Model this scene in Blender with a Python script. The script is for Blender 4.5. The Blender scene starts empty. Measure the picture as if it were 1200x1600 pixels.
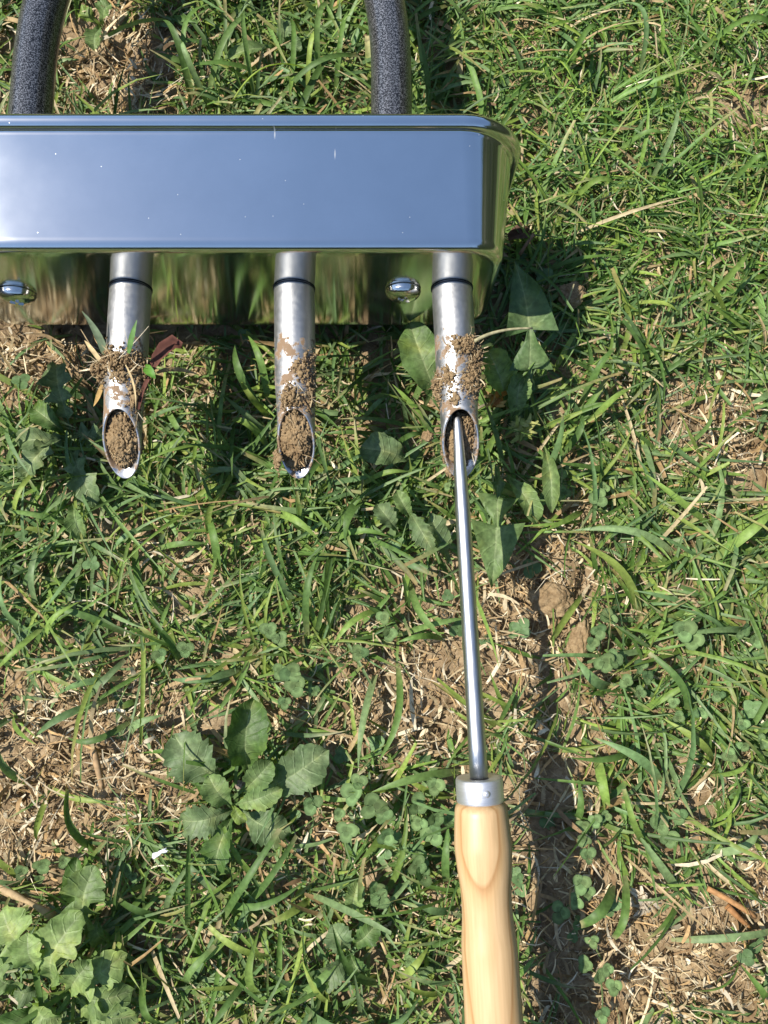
import bpy, bmesh, math, random
import numpy as np
from mathutils import Vector, Matrix
from mathutils import noise as mnoise

random.seed(7)
RNG = np.random.default_rng(11)
sc = bpy.context.scene
COL = sc.collection

# ------------------------------------------------------------------ camera, sky, sun, exposure
CAM_H = 0.446
CAM_TILT = math.radians(7.0)
FPX = 1202.0                                  # focal length in photograph pixels (1200 x 1600)
cam_d = bpy.data.cameras.new('camera')
cam_d.sensor_fit = 'VERTICAL'
cam_d.sensor_height = 36.0
cam_d.lens = 36.0 * FPX / 1600.0
cam_d.clip_start = 0.01
cam_d.clip_end = 1000.0
cam = bpy.data.objects.new('camera', cam_d)
cam.location = (0, 0, CAM_H)
cam.rotation_euler = (CAM_TILT, 0, 0)
COL.objects.link(cam)
sc.camera = cam

SUN_VEC = Vector((-0.555, 0.07, 0.829)).normalized()          # towards the sun
SUN_EL = math.asin(SUN_VEC.z)
SUN_AZ = math.atan2(SUN_VEC.x, SUN_VEC.y)                   # clockwise from +Y
world = bpy.data.worlds.new('World')
sc.world = world
world.use_nodes = True
wn = world.node_tree
sky = wn.nodes.new('ShaderNodeTexSky')
sky.sky_type = 'NISHITA'
sky.sun_disc = False
sky.sun_elevation = SUN_EL
sky.sun_rotation = SUN_AZ
sky.dust_density = 0.3
sky.ozone_density = 1.4
bg = wn.nodes['Background']
bg.inputs['Strength'].default_value = 0.13
wn.links.new(sky.outputs[0], bg.inputs['Color'])

sun_d = bpy.data.lights.new('sun', 'SUN')
sun_d.energy = 4.8
sun_d.angle = math.radians(0.53)
sun_d.color = (1.0, 0.945, 0.855)
sun = bpy.data.objects.new('sun', sun_d)
sun.rotation_euler = SUN_VEC.to_track_quat('Z', 'Y').to_euler()
COL.objects.link(sun)

sc.view_settings.view_transform = 'Standard'
sc.view_settings.look = 'None'
sc.view_settings.gamma = 1.0
sc.view_settings.exposure = 0.7
sc.cycles.max_bounces = 6
sc.cycles.diffuse_bounces = 3
sc.cycles.glossy_bounces = 4
sc.cycles.transmission_bounces = 3
sc.cycles.caustics_reflective = False
sc.cycles.caustics_refractive = False
sc.cycles.use_denoising = True

# ------------------------------------------------------------------ helpers
def at(px, py, z):
    """point of the place at height z that the photograph shows at pixel (px, py)"""
    u, v = (px - 600) / FPX, (800 - py) / FPX
    s, c = math.sin(CAM_TILT), math.cos(CAM_TILT)
    d = Vector((u, s + v * c, -c + v * s))
    t = (z - CAM_H) / d.z
    return Vector((d.x * t, d.y * t, z))

def to_px(x, y, z=0.0):
    s, c = math.sin(CAM_TILT), math.cos(CAM_TILT)
    dz = z - CAM_H
    k = y * s - dz * c
    return 600 + FPX * x / k, 800 - FPX * (y * c + dz * s) / k

def hash2(ix, iy, seed):
    n = (ix.astype(np.int64) * 374761393 + iy.astype(np.int64) * 668265263 + seed * 974634777) & 0xFFFFFFFF
    n = ((n ^ (n >> 13)) * 1274126177) & 0xFFFFFFFF
    return ((n ^ (n >> 16)) & 0xFFFF) / 65535.0

def vnoise(x, y, seed=0):
    x = np.asarray(x, dtype=float); y = np.asarray(y, dtype=float)
    ix = np.floor(x); iy = np.floor(y)
    fx = x - ix; fy = y - iy
    fx = fx * fx * fx * (fx * (fx * 6 - 15) + 10); fy = fy * fy * fy * (fy * (fy * 6 - 15) + 10)
    a = hash2(ix, iy, seed); b = hash2(ix + 1, iy, seed)
    c = hash2(ix, iy + 1, seed); d = hash2(ix + 1, iy + 1, seed)
    return (a * (1 - fx) + b * fx) * (1 - fy) + (c * (1 - fx) + d * fx) * fy

def fbm(x, y, seed=0, octv=4):
    s = 0; a = 1; t = 0
    for k in range(octv):
        s = s + a * vnoise(np.asarray(x) * 2 ** k + 17.3 * k, np.asarray(y) * 2 ** k - 9.1 * k, seed + k); t += a; a *= 0.5
    return s / t

BARE = [(200, 110, 85, 75, .95), (60, 565, 90, 48, .85), (110, 1180, 150, 110, .95), (245, 1200, 60, 65, .85),
        (40, 1330, 60, 40, .7), (640, 1090, 115, 85, .9), (835, 960, 85, 120, .95), (880, 1060, 60, 80, .7),
        (860, 1360, 75, 220, .85), (1000, 1490, 150, 125, .8), (1150, 1400, 100, 90, .8), (1110, 680, 70, 48, .95),
        (1160, 180, 40, 50, .6), (430, 1110, 60, 45, .6), (240, 960, 70, 40, .5), (330, 640, 45, 60, .45),
        (900, 830, 60, 50, .5), (1050, 1200, 70, 55, .45), (520, 1260, 50, 60, .5), (640, 1440, 60, 60, .4),
        (340, 880, 60, 30, .4), (680, 900, 30, 40, .5), (960, 610, 50, 40, .3), (20, 120, 30, 80, .6), (700, 1000, 60, 60, .6)]

def bare(x, y):
    px, py = to_px(x, y)
    b = np.zeros_like(np.asarray(x, dtype=float))
    for (cx, cy, rx, ry, s) in BARE:
        d = ((px - cx) / (rx * 1.13)) ** 2 + ((py - cy) / (ry * 1.13)) ** 2
        b = np.maximum(b, s * np.exp(-0.5 * d * d * 0.9))
    out = (np.abs(px - 600) > 700) | (np.abs(py - 800) > 900)
    n = fbm(x * 9, y * 9, 31, 3)
    b = np.where(out, np.clip((n - .52) * 5, 0, .9), b)
    return np.clip(b + (fbm(x * 30, y * 30, 5, 3) - .5) * 0.6 * (b > .02), 0, 1)

def ground_h(x, y):
    x = np.asarray(x, dtype=float); y = np.asarray(y, dtype=float)
    b = bare(x, y)
    h = (fbm(x * 6, y * 6, 1, 3) - .5) * .012 + (fbm(x * 28, y * 28, 2, 3) - .5) * .011
    h = h + (fbm(x * 95, y * 95, 3, 4) - .5) * .013 * (.35 + b)
    cr = np.abs(fbm(x * 45, y * 45, 9, 3) - .5)
    h = h - np.clip(.035 - cr, 0, 1) * .12 * b
    r = np.maximum(np.abs(x), np.abs(y))
    return h * np.clip((1.6 - r) / .6, 0, 1) - .002

def gh(x, y):
    return float(ground_h(np.array([x]), np.array([y]))[0])

def mesh_np(name, verts, quads, mat=None, colors=None, smooth=True, tris=None):
    me = bpy.data.meshes.new(name)
    verts = np.ascontiguousarray(verts.reshape(-1, 3), dtype=np.float32)
    parts = []; starts = []; n = 0
    if quads is not None and len(quads):
        q = np.ascontiguousarray(quads.reshape(-1, 4), dtype=np.int32)
        parts.append(q.ravel()); starts.append(n + np.arange(len(q)) * 4); n += q.size
    if tris is not None and len(tris):
        t = np.ascontiguousarray(tris.reshape(-1, 3), dtype=np.int32)
        parts.append(t.ravel()); starts.append(n + np.arange(len(t)) * 3); n += t.size
    li = np.concatenate(parts); st = np.concatenate(starts).astype(np.int32)
    me.vertices.add(len(verts)); me.vertices.foreach_set('co', verts.ravel())
    me.loops.add(len(li)); me.loops.foreach_set('vertex_index', li)
    me.polygons.add(len(st)); me.polygons.foreach_set('loop_start', st)
    if smooth:
        me.polygons.foreach_set('use_smooth', np.ones(len(st), dtype=bool))
    if colors is not None:
        ca = me.color_attributes.new('tint', 'FLOAT_COLOR', 'POINT')
        c = np.ones((len(verts), 4), dtype=np.float32); c[:, :3] = colors.reshape(-1, 3)
        ca.data.foreach_set('color', c.ravel())
    me.update(calc_edges=True)
    me.validate()
    if mat: me.materials.append(mat)
    return me

def link(name, data, parent=None, loc=None):
    o = bpy.data.objects.new(name, data)
    COL.objects.link(o)
    if parent: o.parent = parent
    if loc is not None: o.location = loc
    return o

def tag(o, label=None, cat=None, group=None, kind=None):
    if label: o['label'] = label
    if cat: o['category'] = cat
    if group: o['group'] = group
    if kind: o['kind'] = kind
    return o

def thing(name, label, cat, loc=(0, 0, 0), group=None):
    return tag(link(name, None, None, loc), label, cat, group)

# ------------------------------------------------------------------ materials
def nodes_of(name):
    m = bpy.data.materials.new(name); m.use_nodes = True
    nt = m.node_tree
    return m, nt, nt.nodes, nt.links, nt.nodes['Principled BSDF']

def N(nt, kind, **kw):
    n = nt.nodes.new(kind)
    for k, v in kw.items():
        if k in n.inputs: n.inputs[k].default_value = v
        else: setattr(n, k, v)
    return n

def ramp(nt, stops, interp='LINEAR'):
    r = nt.nodes.new('ShaderNodeValToRGB')
    r.color_ramp.interpolation = interp
    el = r.color_ramp.elements
    while len(el) < len(stops): el.new(.5)
    for e, (p, c) in zip(el, stops):
        e.position = p
        e.color = c if len(c) == 4 else (*c, 1)
    return r

def leaf_material(name, rough=.45, transl=.33, bump=0.0, spec=.4, vein=0.0):
    m, nt, nd, lk, p = nodes_of(name)
    a = N(nt, 'ShaderNodeVertexColor', layer_name='tint')
    geo = N(nt, 'ShaderNodeTexCoord')
    no = N(nt, 'ShaderNodeTexNoise', Scale=380.0, Detail=3.0)
    lk.new(geo.outputs['Object'], no.inputs['Vector'])
    rp = ramp(nt, [(.3, (.72, .72, .72)), (.7, (1.2, 1.2, 1.2))])
    lk.new(no.outputs['Fac'], rp.inputs[0])
    mx = N(nt, 'ShaderNodeMix', data_type='RGBA', blend_type='MULTIPLY')
    mx.inputs[0].default_value = 1.0
    lk.new(a.outputs['Color'], mx.inputs[6]); lk.new(rp.outputs[0], mx.inputs[7])
    lk.new(mx.outputs[2], p.inputs['Base Color'])
    p.inputs['Roughness'].default_value = rough
    p.inputs['Specular IOR Level'].default_value = spec
    tr = N(nt, 'ShaderNodeBsdfTranslucent')
    ty = N(nt, 'ShaderNodeMix', data_type='RGBA', blend_type='MULTIPLY')
    ty.inputs[0].default_value = 1.0; ty.inputs[7].default_value = (1.15, 1.30, .60, 1)
    lk.new(mx.outputs[2], ty.inputs[6]); lk.new(ty.outputs[2], tr.inputs['Color'])
    ms = N(nt, 'ShaderNodeMixShader'); ms.inputs[0].default_value = transl
    lk.new(p.outputs[0], ms.inputs[1]); lk.new(tr.outputs[0], ms.inputs[2])
    lk.new(ms.outputs[0], nd['Material Output'].inputs['Surface'])
    if bump:
        b = N(nt, 'ShaderNodeBump', Strength=bump, Distance=.0006)
        n2 = N(nt, 'ShaderNodeTexNoise', Scale=260.0, Detail=4.0)
        lk.new(geo.outputs['Object'], n2.inputs['Vector'])
        lk.new(n2.outputs['Fac'], b.inputs['Height'])
        lk.new(b.outputs[0], p.inputs['Normal']); lk.new(b.outputs[0], tr.inputs['Normal'])
    return m

def add_veins(m):
    nt = m.node_tree; lk = nt.links; p = nt.nodes['Principled BSDF']
    a = N(nt, 'ShaderNodeVertexColor', layer_name='leafpos')
    sx = N(nt, 'ShaderNodeSeparateColor'); lk.new(a.outputs['Color'], sx.inputs[0])
    def M(op, x, y=None):
        n = N(nt, 'ShaderNodeMath', operation=op)
        for i, v in enumerate((x, y)):
            if v is None: continue
            if isinstance(v, (int, float)): n.inputs[i].default_value = v
            else: lk.new(v, n.inputs[i])
        return n.outputs[0]
    tc = N(nt, 'ShaderNodeTexCoord')
    wn_ = N(nt, 'ShaderNodeTexNoise', Scale=140.0, Detail=3.0); lk.new(tc.outputs['Object'], wn_.inputs['Vector'])
    f = M('FRACT', M('ADD', M('SUBTRACT', M('MULTIPLY', sx.outputs[0], 8.0), M('MULTIPLY', sx.outputs[1], 1.1)), M('MULTIPLY', wn_.outputs['Fac'], .5)))
    d = M('ABSOLUTE', M('SUBTRACT', f, .5))
    line = ramp(nt, [(.0, (1, 1, 1)), (.10, (0, 0, 0))]); lk.new(d, line.inputs[0])
    base = p.inputs['Base Color'].links[0].from_socket
    bl = N(nt, 'ShaderNodeTexNoise', Scale=75.0, Detail=4.0); lk.new(tc.outputs['Object'], bl.inputs['Vector'])
    br = ramp(nt, [(.32, (.72, .80, .75)), (.55, (1, 1, 1)), (.75, (1.30, 1.15, .85))]); lk.new(bl.outputs['Fac'], br.inputs[0])
    m1 = N(nt, 'ShaderNodeMix', data_type='RGBA', blend_type='MULTIPLY'); m1.inputs[0].default_value = 1.0
    lk.new(base, m1.inputs[6]); lk.new(br.outputs[0], m1.inputs[7])
    m2 = N(nt, 'ShaderNodeMix', data_type='RGBA', blend_type='MULTIPLY'); m2.inputs[7].default_value = (1.45, 1.40, 1.5, 1)
    lk.new(m1.outputs[2], m2.inputs[6])
    k = M('MULTIPLY', line.outputs[0], .42); lk.new(k, m2.inputs[0])
    users = [l.to_socket for l in base.links if l.to_node not in (m1,)]
    for u in users: lk.new(m2.outputs[2], u)
    for nd in nt.nodes:
        if nd.type == 'BUMP':
            h = nd.inputs['Height'].links[0].from_socket
            s_ = M('SUBTRACT', h, M('MULTIPLY', line.outputs[0], .35)); lk.new(s_, nd.inputs['Height'])
            nd.inputs['Strength'].default_value = .9

def soil_material(name, stops=None):
    m, nt, nd, lk, p = nodes_of(name)
    tc = N(nt, 'ShaderNodeTexCoord')
    n1 = N(nt, 'ShaderNodeTexNoise', Scale=55.0, Detail=8.0, Roughness=.7)
    n2 = N(nt, 'ShaderNodeTexNoise', Scale=420.0, Detail=6.0, Roughness=.75)
    lk.new(tc.outputs['Object'], n1.inputs['Vector']); lk.new(tc.outputs['Object'], n2.inputs['Vector'])
    r1 = ramp(nt, stops or [(.25, (.16, .108, .058)), (.5, (.315, .232, .138)), (.75, (.47, .365, .235))])
    lk.new(n1.outputs['Fac'], r1.inputs[0])
    r2 = ramp(nt, [(.3, (.66, .62, .58)), (.7, (1.15, 1.15, 1.15))])
    lk.new(n2.outputs['Fac'], r2.inputs[0])
    mx = N(nt, 'ShaderNodeMix', data_type='RGBA', blend_type='MULTIPLY'); mx.inputs[0].default_value = 1
    lk.new(r1.outputs[0], mx.inputs[6]); lk.new(r2.outputs[0], mx.inputs[7])
    lk.new(mx.outputs[2], p.inputs['Base Color'])
    p.inputs['Roughness'].default_value = .95
    p.inputs['Specular IOR Level'].default_value = .1
    b = N(nt, 'ShaderNodeBump', Strength=.9, Distance=.0016)
    lk.new(n2.outputs['Fac'], b.inputs['Height']); lk.new(b.outputs[0], p.inputs['Normal'])
    return m, mx, p

MAT_SOIL, _, _ = soil_material('dry soil', [(.25, (.15, .096, .048)), (.5, (.315, .224, .122)), (.75, (.45, .34, .20))])
MAT_GROUND, gmx, gp = soil_material('lawn soil')
def finish_ground():
    """farther out, where no single blade can be told apart, the lawn is a green and straw mottle"""
    nt = MAT_GROUND.node_tree; lk = nt.links
    geo = N(nt, 'ShaderNodeNewGeometry')
    ln = N(nt, 'ShaderNodeVectorMath', operation='LENGTH'); lk.new(geo.outputs['Position'], ln.inputs[0])
    mr = N(nt, 'ShaderNodeMapRange'); mr.inputs[1].default_value = .6; mr.inputs[2].default_value = 1.1
    lk.new(ln.outputs['Value'], mr.inputs[0])
    n = N(nt, 'ShaderNodeTexNoise', Scale=14.0, Detail=9.0, Roughness=.75)
    lk.new(geo.outputs['Position'], n.inputs['Vector'])
    r = ramp(nt, [(.35, (.035, .062, .018)), (.55, (.085, .125, .04)), (.7, (.26, .2, .1))])
    lk.new(n.outputs['Fac'], r.inputs[0])
    mx = N(nt, 'ShaderNodeMix', data_type='RGBA')
    lk.new(mr.outputs[0], mx.inputs[0]); lk.new(gmx.outputs[2], mx.inputs[6]); lk.new(r.outputs[0], mx.inputs[7])
    lk.new(mx.outputs[2], gp.inputs['Base Color'])
finish_ground()

MAT_GRASS = leaf_material('grass blade', .50, .32, 0, .30)
MAT_LEAF = leaf_material('broad leaf', .55, .30, .6, .22)
MAT_WEED = leaf_material('weed leaf', .5, .30, .7, .28); add_veins(MAT_WEED)
MAT_STRAW = leaf_material('dry straw', .7, .18, 0, .2)

def metal(name, base, rough, rvar=.05, scale=40.0, stretch=(1, 1, 1), bump=0.0, aniso=0.0, met=1.0):
    m, nt, nd, lk, p = nodes_of(name)
    tc = N(nt, 'ShaderNodeTexCoord'); mp = N(nt, 'ShaderNodeMapping')
    mp.inputs['Scale'].default_value = stretch
    lk.new(tc.outputs['Object'], mp.inputs['Vector'])
    n = N(nt, 'ShaderNodeTexNoise', Scale=scale, Detail=6.0, Roughness=.6)
    lk.new(mp.outputs[0], n.inputs['Vector'])
    mr = N(nt, 'ShaderNodeMapRange')
    mr.inputs[1].default_value = .3; mr.inputs[2].default_value = .7
    mr.inputs[3].default_value = max(.02, rough - rvar); mr.inputs[4].default_value = rough + rvar
    lk.new(n.outputs['Fac'], mr.inputs[0]); lk.new(mr.outputs[0], p.inputs['Roughness'])
    c = ramp(nt, [(.3, tuple(b * .88 for b in base)), (.7, base)])
    lk.new(n.outputs['Fac'], c.inputs[0]); lk.new(c.outputs[0], p.inputs['Base Color'])
    p.inputs['Metallic'].default_value = met
    p.inputs['Anisotropic'].default_value = aniso
    if bump:
        b = N(nt, 'ShaderNodeBump', Strength=bump, Distance=.0003)
        lk.new(n.outputs['Fac'], b.inputs['Height']); lk.new(b.outputs[0], p.inputs['Normal'])
    return m

def tray_material():
    m, nt, nd, lk, p = nodes_of('polished steel sheet')
    p.inputs['Metallic'].default_value = 1
    tc = N(nt, 'ShaderNodeTexCoord')
    n = N(nt, 'ShaderNodeTexNoise', Scale=28.0, Detail=5.0, Roughness=.6)
    lk.new(tc.outputs['Object'], n.inputs['Vector'])
    mr = N(nt, 'ShaderNodeMapRange'); mr.inputs[1].default_value = .3; mr.inputs[2].default_value = .75
    mr.inputs[3].default_value = .105; mr.inputs[4].default_value = .135
    lk.new(n.outputs['Fac'], mr.inputs[0])
    # dust specks and short scratches
    v = N(nt, 'ShaderNodeTexVoronoi', Scale=75.0, voronoi_dimensions='2D'); lk.new(tc.outputs['Object'], v.inputs['Vector'])
    sp = ramp(nt, [(.004, (1, 1, 1)), (.024, (0, 0, 0))]); lk.new(v.outputs['Distance'], sp.inputs[0])
    wh = N(nt, 'ShaderNodeTexWhiteNoise'); lk.new(v.outputs['Position'], wh.inputs['Vector'])
    cut = N(nt, 'ShaderNodeMath', operation='GREATER_THAN'); cut.inputs[1].default_value = .74
    lk.new(wh.outputs['Value'], cut.inputs[0])
    mp = N(nt, 'ShaderNodeMapping'); mp.inputs['Scale'].default_value = (60, 9, 60); mp.inputs['Rotation'].default_value = (0, 0, .15)
    lk.new(tc.outputs['Object'], mp.inputs['Vector'])
    v2 = N(nt, 'ShaderNodeTexVoronoi', Scale=1.0, voronoi_dimensions='2D'); lk.new(mp.outputs[0], v2.inputs['Vector'])
    s2 = ramp(nt, [(.004, (1, 1, 1)), (.026, (0, 0, 0))]); lk.new(v2.outputs['Distance'], s2.inputs[0])
    wh2 = N(nt, 'ShaderNodeTexWhiteNoise'); lk.new(v2.outputs['Position'], wh2.inputs['Vector'])
    cut2 = N(nt, 'ShaderNodeMath', operation='GREATER_THAN'); cut2.inputs[1].default_value = .84
    lk.new(wh2.outputs['Value'], cut2.inputs[0])
    a = N(nt, 'ShaderNodeMath', operation='MULTIPLY'); lk.new(sp.outputs[0], a.inputs[0]); lk.new(cut.outputs[0], a.inputs[1])
    b = N(nt, 'ShaderNodeMath', operation='MULTIPLY'); lk.new(s2.outputs[0], b.inputs[0]); lk.new(cut2.outputs[0], b.inputs[1])
    mx = N(nt, 'ShaderNodeMath', operation='MAXIMUM'); lk.new(a.outputs[0], mx.inputs[0]); lk.new(b.outputs[0], mx.inputs[1])
    k = N(nt, 'ShaderNodeMath', operation='MULTIPLY_ADD'); k.inputs[1].default_value = .4
    lk.new(mx.outputs[0], k.inputs[0]); lk.new(mr.outputs[0], k.inputs[2])
    lk.new(k.outputs[0], p.inputs['Roughness'])
    dm = N(nt, 'ShaderNodeMath', operation='MULTIPLY_ADD'); dm.inputs[1].default_value = -.30; dm.inputs[2].default_value = 1.0
    lk.new(mx.outputs[0], dm.inputs[0]); lk.new(dm.outputs[0], p.inputs['Metallic'])
    # rolled sheet: the grain runs along the tray, so reflections smear across it
    gn = N(nt, 'ShaderNodeNewGeometry')
    cx = N(nt, 'ShaderNodeVectorMath', operation='CROSS_PRODUCT'); cx.inputs[1].default_value = (1, 0, 0)
    lk.new(gn.outputs['Normal'], cx.inputs[0]); lk.new(cx.outputs[0], p.inputs['Tangent'])
    p.inputs['Anisotropic'].default_value = .88
    c = ramp(nt, [(.3, (.66, .67, .66)), (.7, (.72, .725, .71))]); lk.new(n.outputs['Fac'], c.inputs[0])
    lk.new(c.outputs[0], p.inputs['Base Color'])
    return m

def hammer_material():
    m, nt, nd, lk, p = nodes_of('hammered grey paint')
    tc = N(nt, 'ShaderNodeTexCoord')
    n = N(nt, 'ShaderNodeTexNoise', Scale=1500.0, Detail=2.0, Roughness=.6)
    lk.new(tc.outputs['Object'], n.inputs['Vector'])
    r = ramp(nt, [(.46, (.012, .012, .013)), (.60, (.22, .22, .225))])
    lk.new(n.outputs['Fac'], r.inputs[0]); lk.new(r.outputs[0], p.inputs['Base Color'])
    p.inputs['Metallic'].default_value = .55
    p.inputs['Roughness'].default_value = .30
    p.inputs['Coat Weight'].default_value = .4
    p.inputs['Coat Roughness'].default_value = .18
    b = N(nt, 'ShaderNodeBump', Strength=.2, Distance=.0004)
    lk.new(n.outputs['Fac'], b.inputs['Height']); lk.new(b.outputs[0], p.inputs['Normal'])
    return m

def wood_material():
    m, nt, nd, lk, p = nodes_of('pale varnished wood')
    tc = N(nt, 'ShaderNodeTexCoord')
    wob = N(nt, 'ShaderNodeTexNoise', Scale=22.0, Detail=2.0)
    mpw = N(nt, 'ShaderNodeMapping'); mpw.inputs['Scale'].default_value = (1, .3, 1)
    lk.new(tc.outputs['Object'], mpw.inputs['Vector']); lk.new(mpw.outputs[0], wob.inputs['Vector'])
    sx = N(nt, 'ShaderNodeSeparateXYZ'); lk.new(tc.outputs['Object'], sx.inputs[0])
    def M(op, a, b=None, c=None):
        n = N(nt, 'ShaderNodeMath', operation=op)
        for i, v in enumerate((a, b, c)):
            if v is None: continue
            if isinstance(v, (int, float)): n.inputs[i].default_value = v
            else: lk.new(v, n.inputs[i])
        return n.outputs[0]
    # growth rings: shells about a tilted axis far below the handle
    dx = M('ADD', sx.outputs['X'], -.0035)
    dz = M('ADD', sx.outputs['Z'], .030)
    r = M('SQRT', M('ADD', M('MULTIPLY', M('MULTIPLY', dx, dx), .35), M('MULTIPLY', dz, dz)))
    r = M('ADD', r, M('MULTIPLY', sx.outputs['Y'], -.085))
    r = M('ADD', r, M('MULTIPLY', wob.outputs['Fac'], .0050))
    f = M('FRACT', M('MULTIPLY', r, 150.0))
    rr = ramp(nt, [(0.0, (.49, .325, .165)), (.5, (.53, .365, .195)), (.78, (.475, .305, .145)), (.93, (.37, .21, .088)), (1.0, (.49, .325, .165))])
    lk.new(f, rr.inputs[0])
    mp = N(nt, 'ShaderNodeMapping'); mp.inputs['Scale'].default_value = (700, 22, 700)
    lk.new(tc.outputs['Object'], mp.inputs['Vector'])
    fi = N(nt, 'ShaderNodeTexNoise', Scale=1.0, Detail=4.0); lk.new(mp.outputs[0], fi.inputs['Vector'])
    fr = ramp(nt, [(.3, (.86, .84, .80)), (.65, (1.06, 1.06, 1.06))]); lk.new(fi.outputs['Fac'], fr.inputs[0])
    mx = N(nt, 'ShaderNodeMix', data_type='RGBA', blend_type='MULTIPLY'); mx.inputs[0].default_value = .8
    lk.new(rr.outputs[0], mx.inputs[6]); lk.new(fr.outputs[0], mx.inputs[7])
    lk.new(mx.outputs[2], p.inputs['Base Color'])
    p.inputs['Roughness'].default_value = .42
    p.inputs['Specular IOR Level'].default_value = .4
    b = N(nt, 'ShaderNodeBump', Strength=.12, Distance=.0002)
    lk.new(fi.outputs['Fac'], b.inputs['Height']); lk.new(b.outputs[0], p.inputs['Normal'])
    return m

MAT_TRAY = tray_material()
MAT_TINE = metal('galvanised tube', (.50, .495, .48), .47, .07, 420.0, (1, 1, 1), .3, met=.95)
def dirty(mat, y0, y1):
    """dried mud smeared over part of the tube"""
    nt = mat.node_tree; lk = nt.links; p = nt.nodes['Principled BSDF']
    tc = N(nt, 'ShaderNodeTexCoord'); sx = N(nt, 'ShaderNodeSeparateXYZ'); lk.new(tc.outputs['Object'], sx.inputs[0])
    a = N(nt, 'ShaderNodeMapRange', interpolation_type='SMOOTHSTEP'); a.inputs[1].default_value = y0; a.inputs[2].default_value = y0 - .012
    b = N(nt, 'ShaderNodeMapRange', interpolation_type='SMOOTHSTEP'); b.inputs[1].default_value = y1; b.inputs[2].default_value = y1 + .010
    lk.new(sx.outputs['Y'], a.inputs[0]); lk.new(sx.outputs['Y'], b.inputs[0])
    m = N(nt, 'ShaderNodeMath', operation='MULTIPLY'); lk.new(a.outputs[0], m.inputs[0]); lk.new(b.outputs[0], m.inputs[1])
    n = N(nt, 'ShaderNodeTexNoise', Scale=130.0, Detail=8.0, Roughness=.72); lk.new(tc.outputs['Object'], n.inputs['Vector'])
    q = N(nt, 'ShaderNodeMath', operation='MULTIPLY_ADD'); q.inputs[1].default_value = .16; q.inputs[2].default_value = -.66
    lk.new(m.outputs[0], q.inputs[0])
    t = N(nt, 'ShaderNodeMath', operation='ADD'); lk.new(n.outputs['Fac'], t.inputs[0]); lk.new(q.outputs[0], t.inputs[1])
    k = N(nt, 'ShaderNodeMapRange'); k.inputs[1].default_value = .0; k.inputs[2].default_value = .05; lk.new(t.outputs[0], k.inputs[0])
    for sock, val in (('Base Color', (.21, .138, .08, 1)), ('Roughness', .9), ('Metallic', 0.0)):
        inp = p.inputs[sock]
        mx = N(nt, 'ShaderNodeMix', data_type='RGBA' if sock == 'Base Color' else 'FLOAT')
        ia, ib, io = (6, 7, 2) if sock == 'Base Color' else (2, 3, 0)
        if inp.is_linked: lk.new(inp.links[0].from_socket, mx.inputs[ia])
        else: mx.inputs[ia].default_value = inp.default_value
        mx.inputs[ib].default_value = val
        lk.new(k.outputs[0], mx.inputs[0]); lk.new(mx.outputs[io], inp)
dirty(MAT_TINE, -.020, -.080)
MAT_TINE_IN = metal('scraped tube edge', (.62, .61, .60), .38, .08, 300.0, (1, 1, 1), .2)
dirty(MAT_TINE_IN, -.055, -.125)
MAT_BOLT = metal('bright plated steel', (.74, .73, .69), .14, .05, 400.0, (1, 1, 1), .15)
MAT_ROD = metal('ground steel rod', (.66, .66, .65), .40, .06, 30.0, (40, 3, 40), .05, .3)
MAT_FERRULE = metal('satin ferrule', (.80, .79, .78), .42, .05, 200.0, (1, 8, 1), .1, met=.85)
MAT_HAMMER = hammer_material()
MAT_WOOD = wood_material()
def plain(name, col, rough=.6, metallic=0.0):
    m, nt, nd, lk, p = nodes_of(name)
    n = N(nt, 'ShaderNodeTexNoise', Scale=300.0, Detail=3.0)
    tc = N(nt, 'ShaderNodeTexCoord'); lk.new(tc.outputs['Object'], n.inputs['Vector'])
    r = ramp(nt, [(.3, tuple(c * .75 for c in col)), (.7, tuple(min(1, c * 1.15) for c in col))])
    lk.new(n.outputs['Fac'], r.inputs[0]); lk.new(r.outputs[0], p.inputs['Base Color'])
    p.inputs['Roughness'].default_value = rough; p.inputs['Metallic'].default_value = metallic
    return m
MAT_RING = plain('black rubber ring', (.02, .02, .028), .45)
MAT_GRIP = plain('black foam grip', (.02, .02, .02), .7)
MAT_WHITE = plain('white chip', (.8, .8, .82), .4)
MAT_PEBBLE = plain('grey brown stone', (.26, .2, .15), .85)

# ------------------------------------------------------------------ ground: one sheet, fine in the middle, out to the horizon
def axis_coords(half, step):
    inner = np.arange(-half, half + step / 2, step)
    out = []; v = half; s = step
    while v < 300:
        s *= 1.35; v += s; out.append(v)
    out = np.array(out)
    return np.concatenate([-out[::-1], inner, out])

def build_ground():
    xs = axis_coords(.56, .0028); ys = axis_coords(.64, .0028)
    X, Y = np.meshgrid(xs, ys)
    Z = ground_h(X, Y)
    V = np.stack([X, Y, Z], -1)
    nx, ny = len(xs), len(ys)
    idx = np.arange(nx * ny).reshape(ny, nx)
    Q = np.stack([idx[:-1, :-1], idx[:-1, 1:], idx[1:, 1:], idx[1:, :-1]], -1)
    tag(link('ground', mesh_np('ground', V, Q, MAT_GROUND)), kind='structure')
build_ground()

# ------------------------------------------------------------------ lawn aerator
PITCH = math.radians(1.5)
AER_O = Vector((-.0851, .1612, CAM_H - .3763))
aer = thing('lawn_aerator', 'polished steel lawn aerator lying on the grass, hollow tines towards the wooden tool', 'aerator', AER_O)
aer.rotation_euler = (-PITCH, 0, 0)
AER_M = Matrix.Translation(AER_O) @ Matrix.Rotation(-PITCH, 4, 'X')

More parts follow.
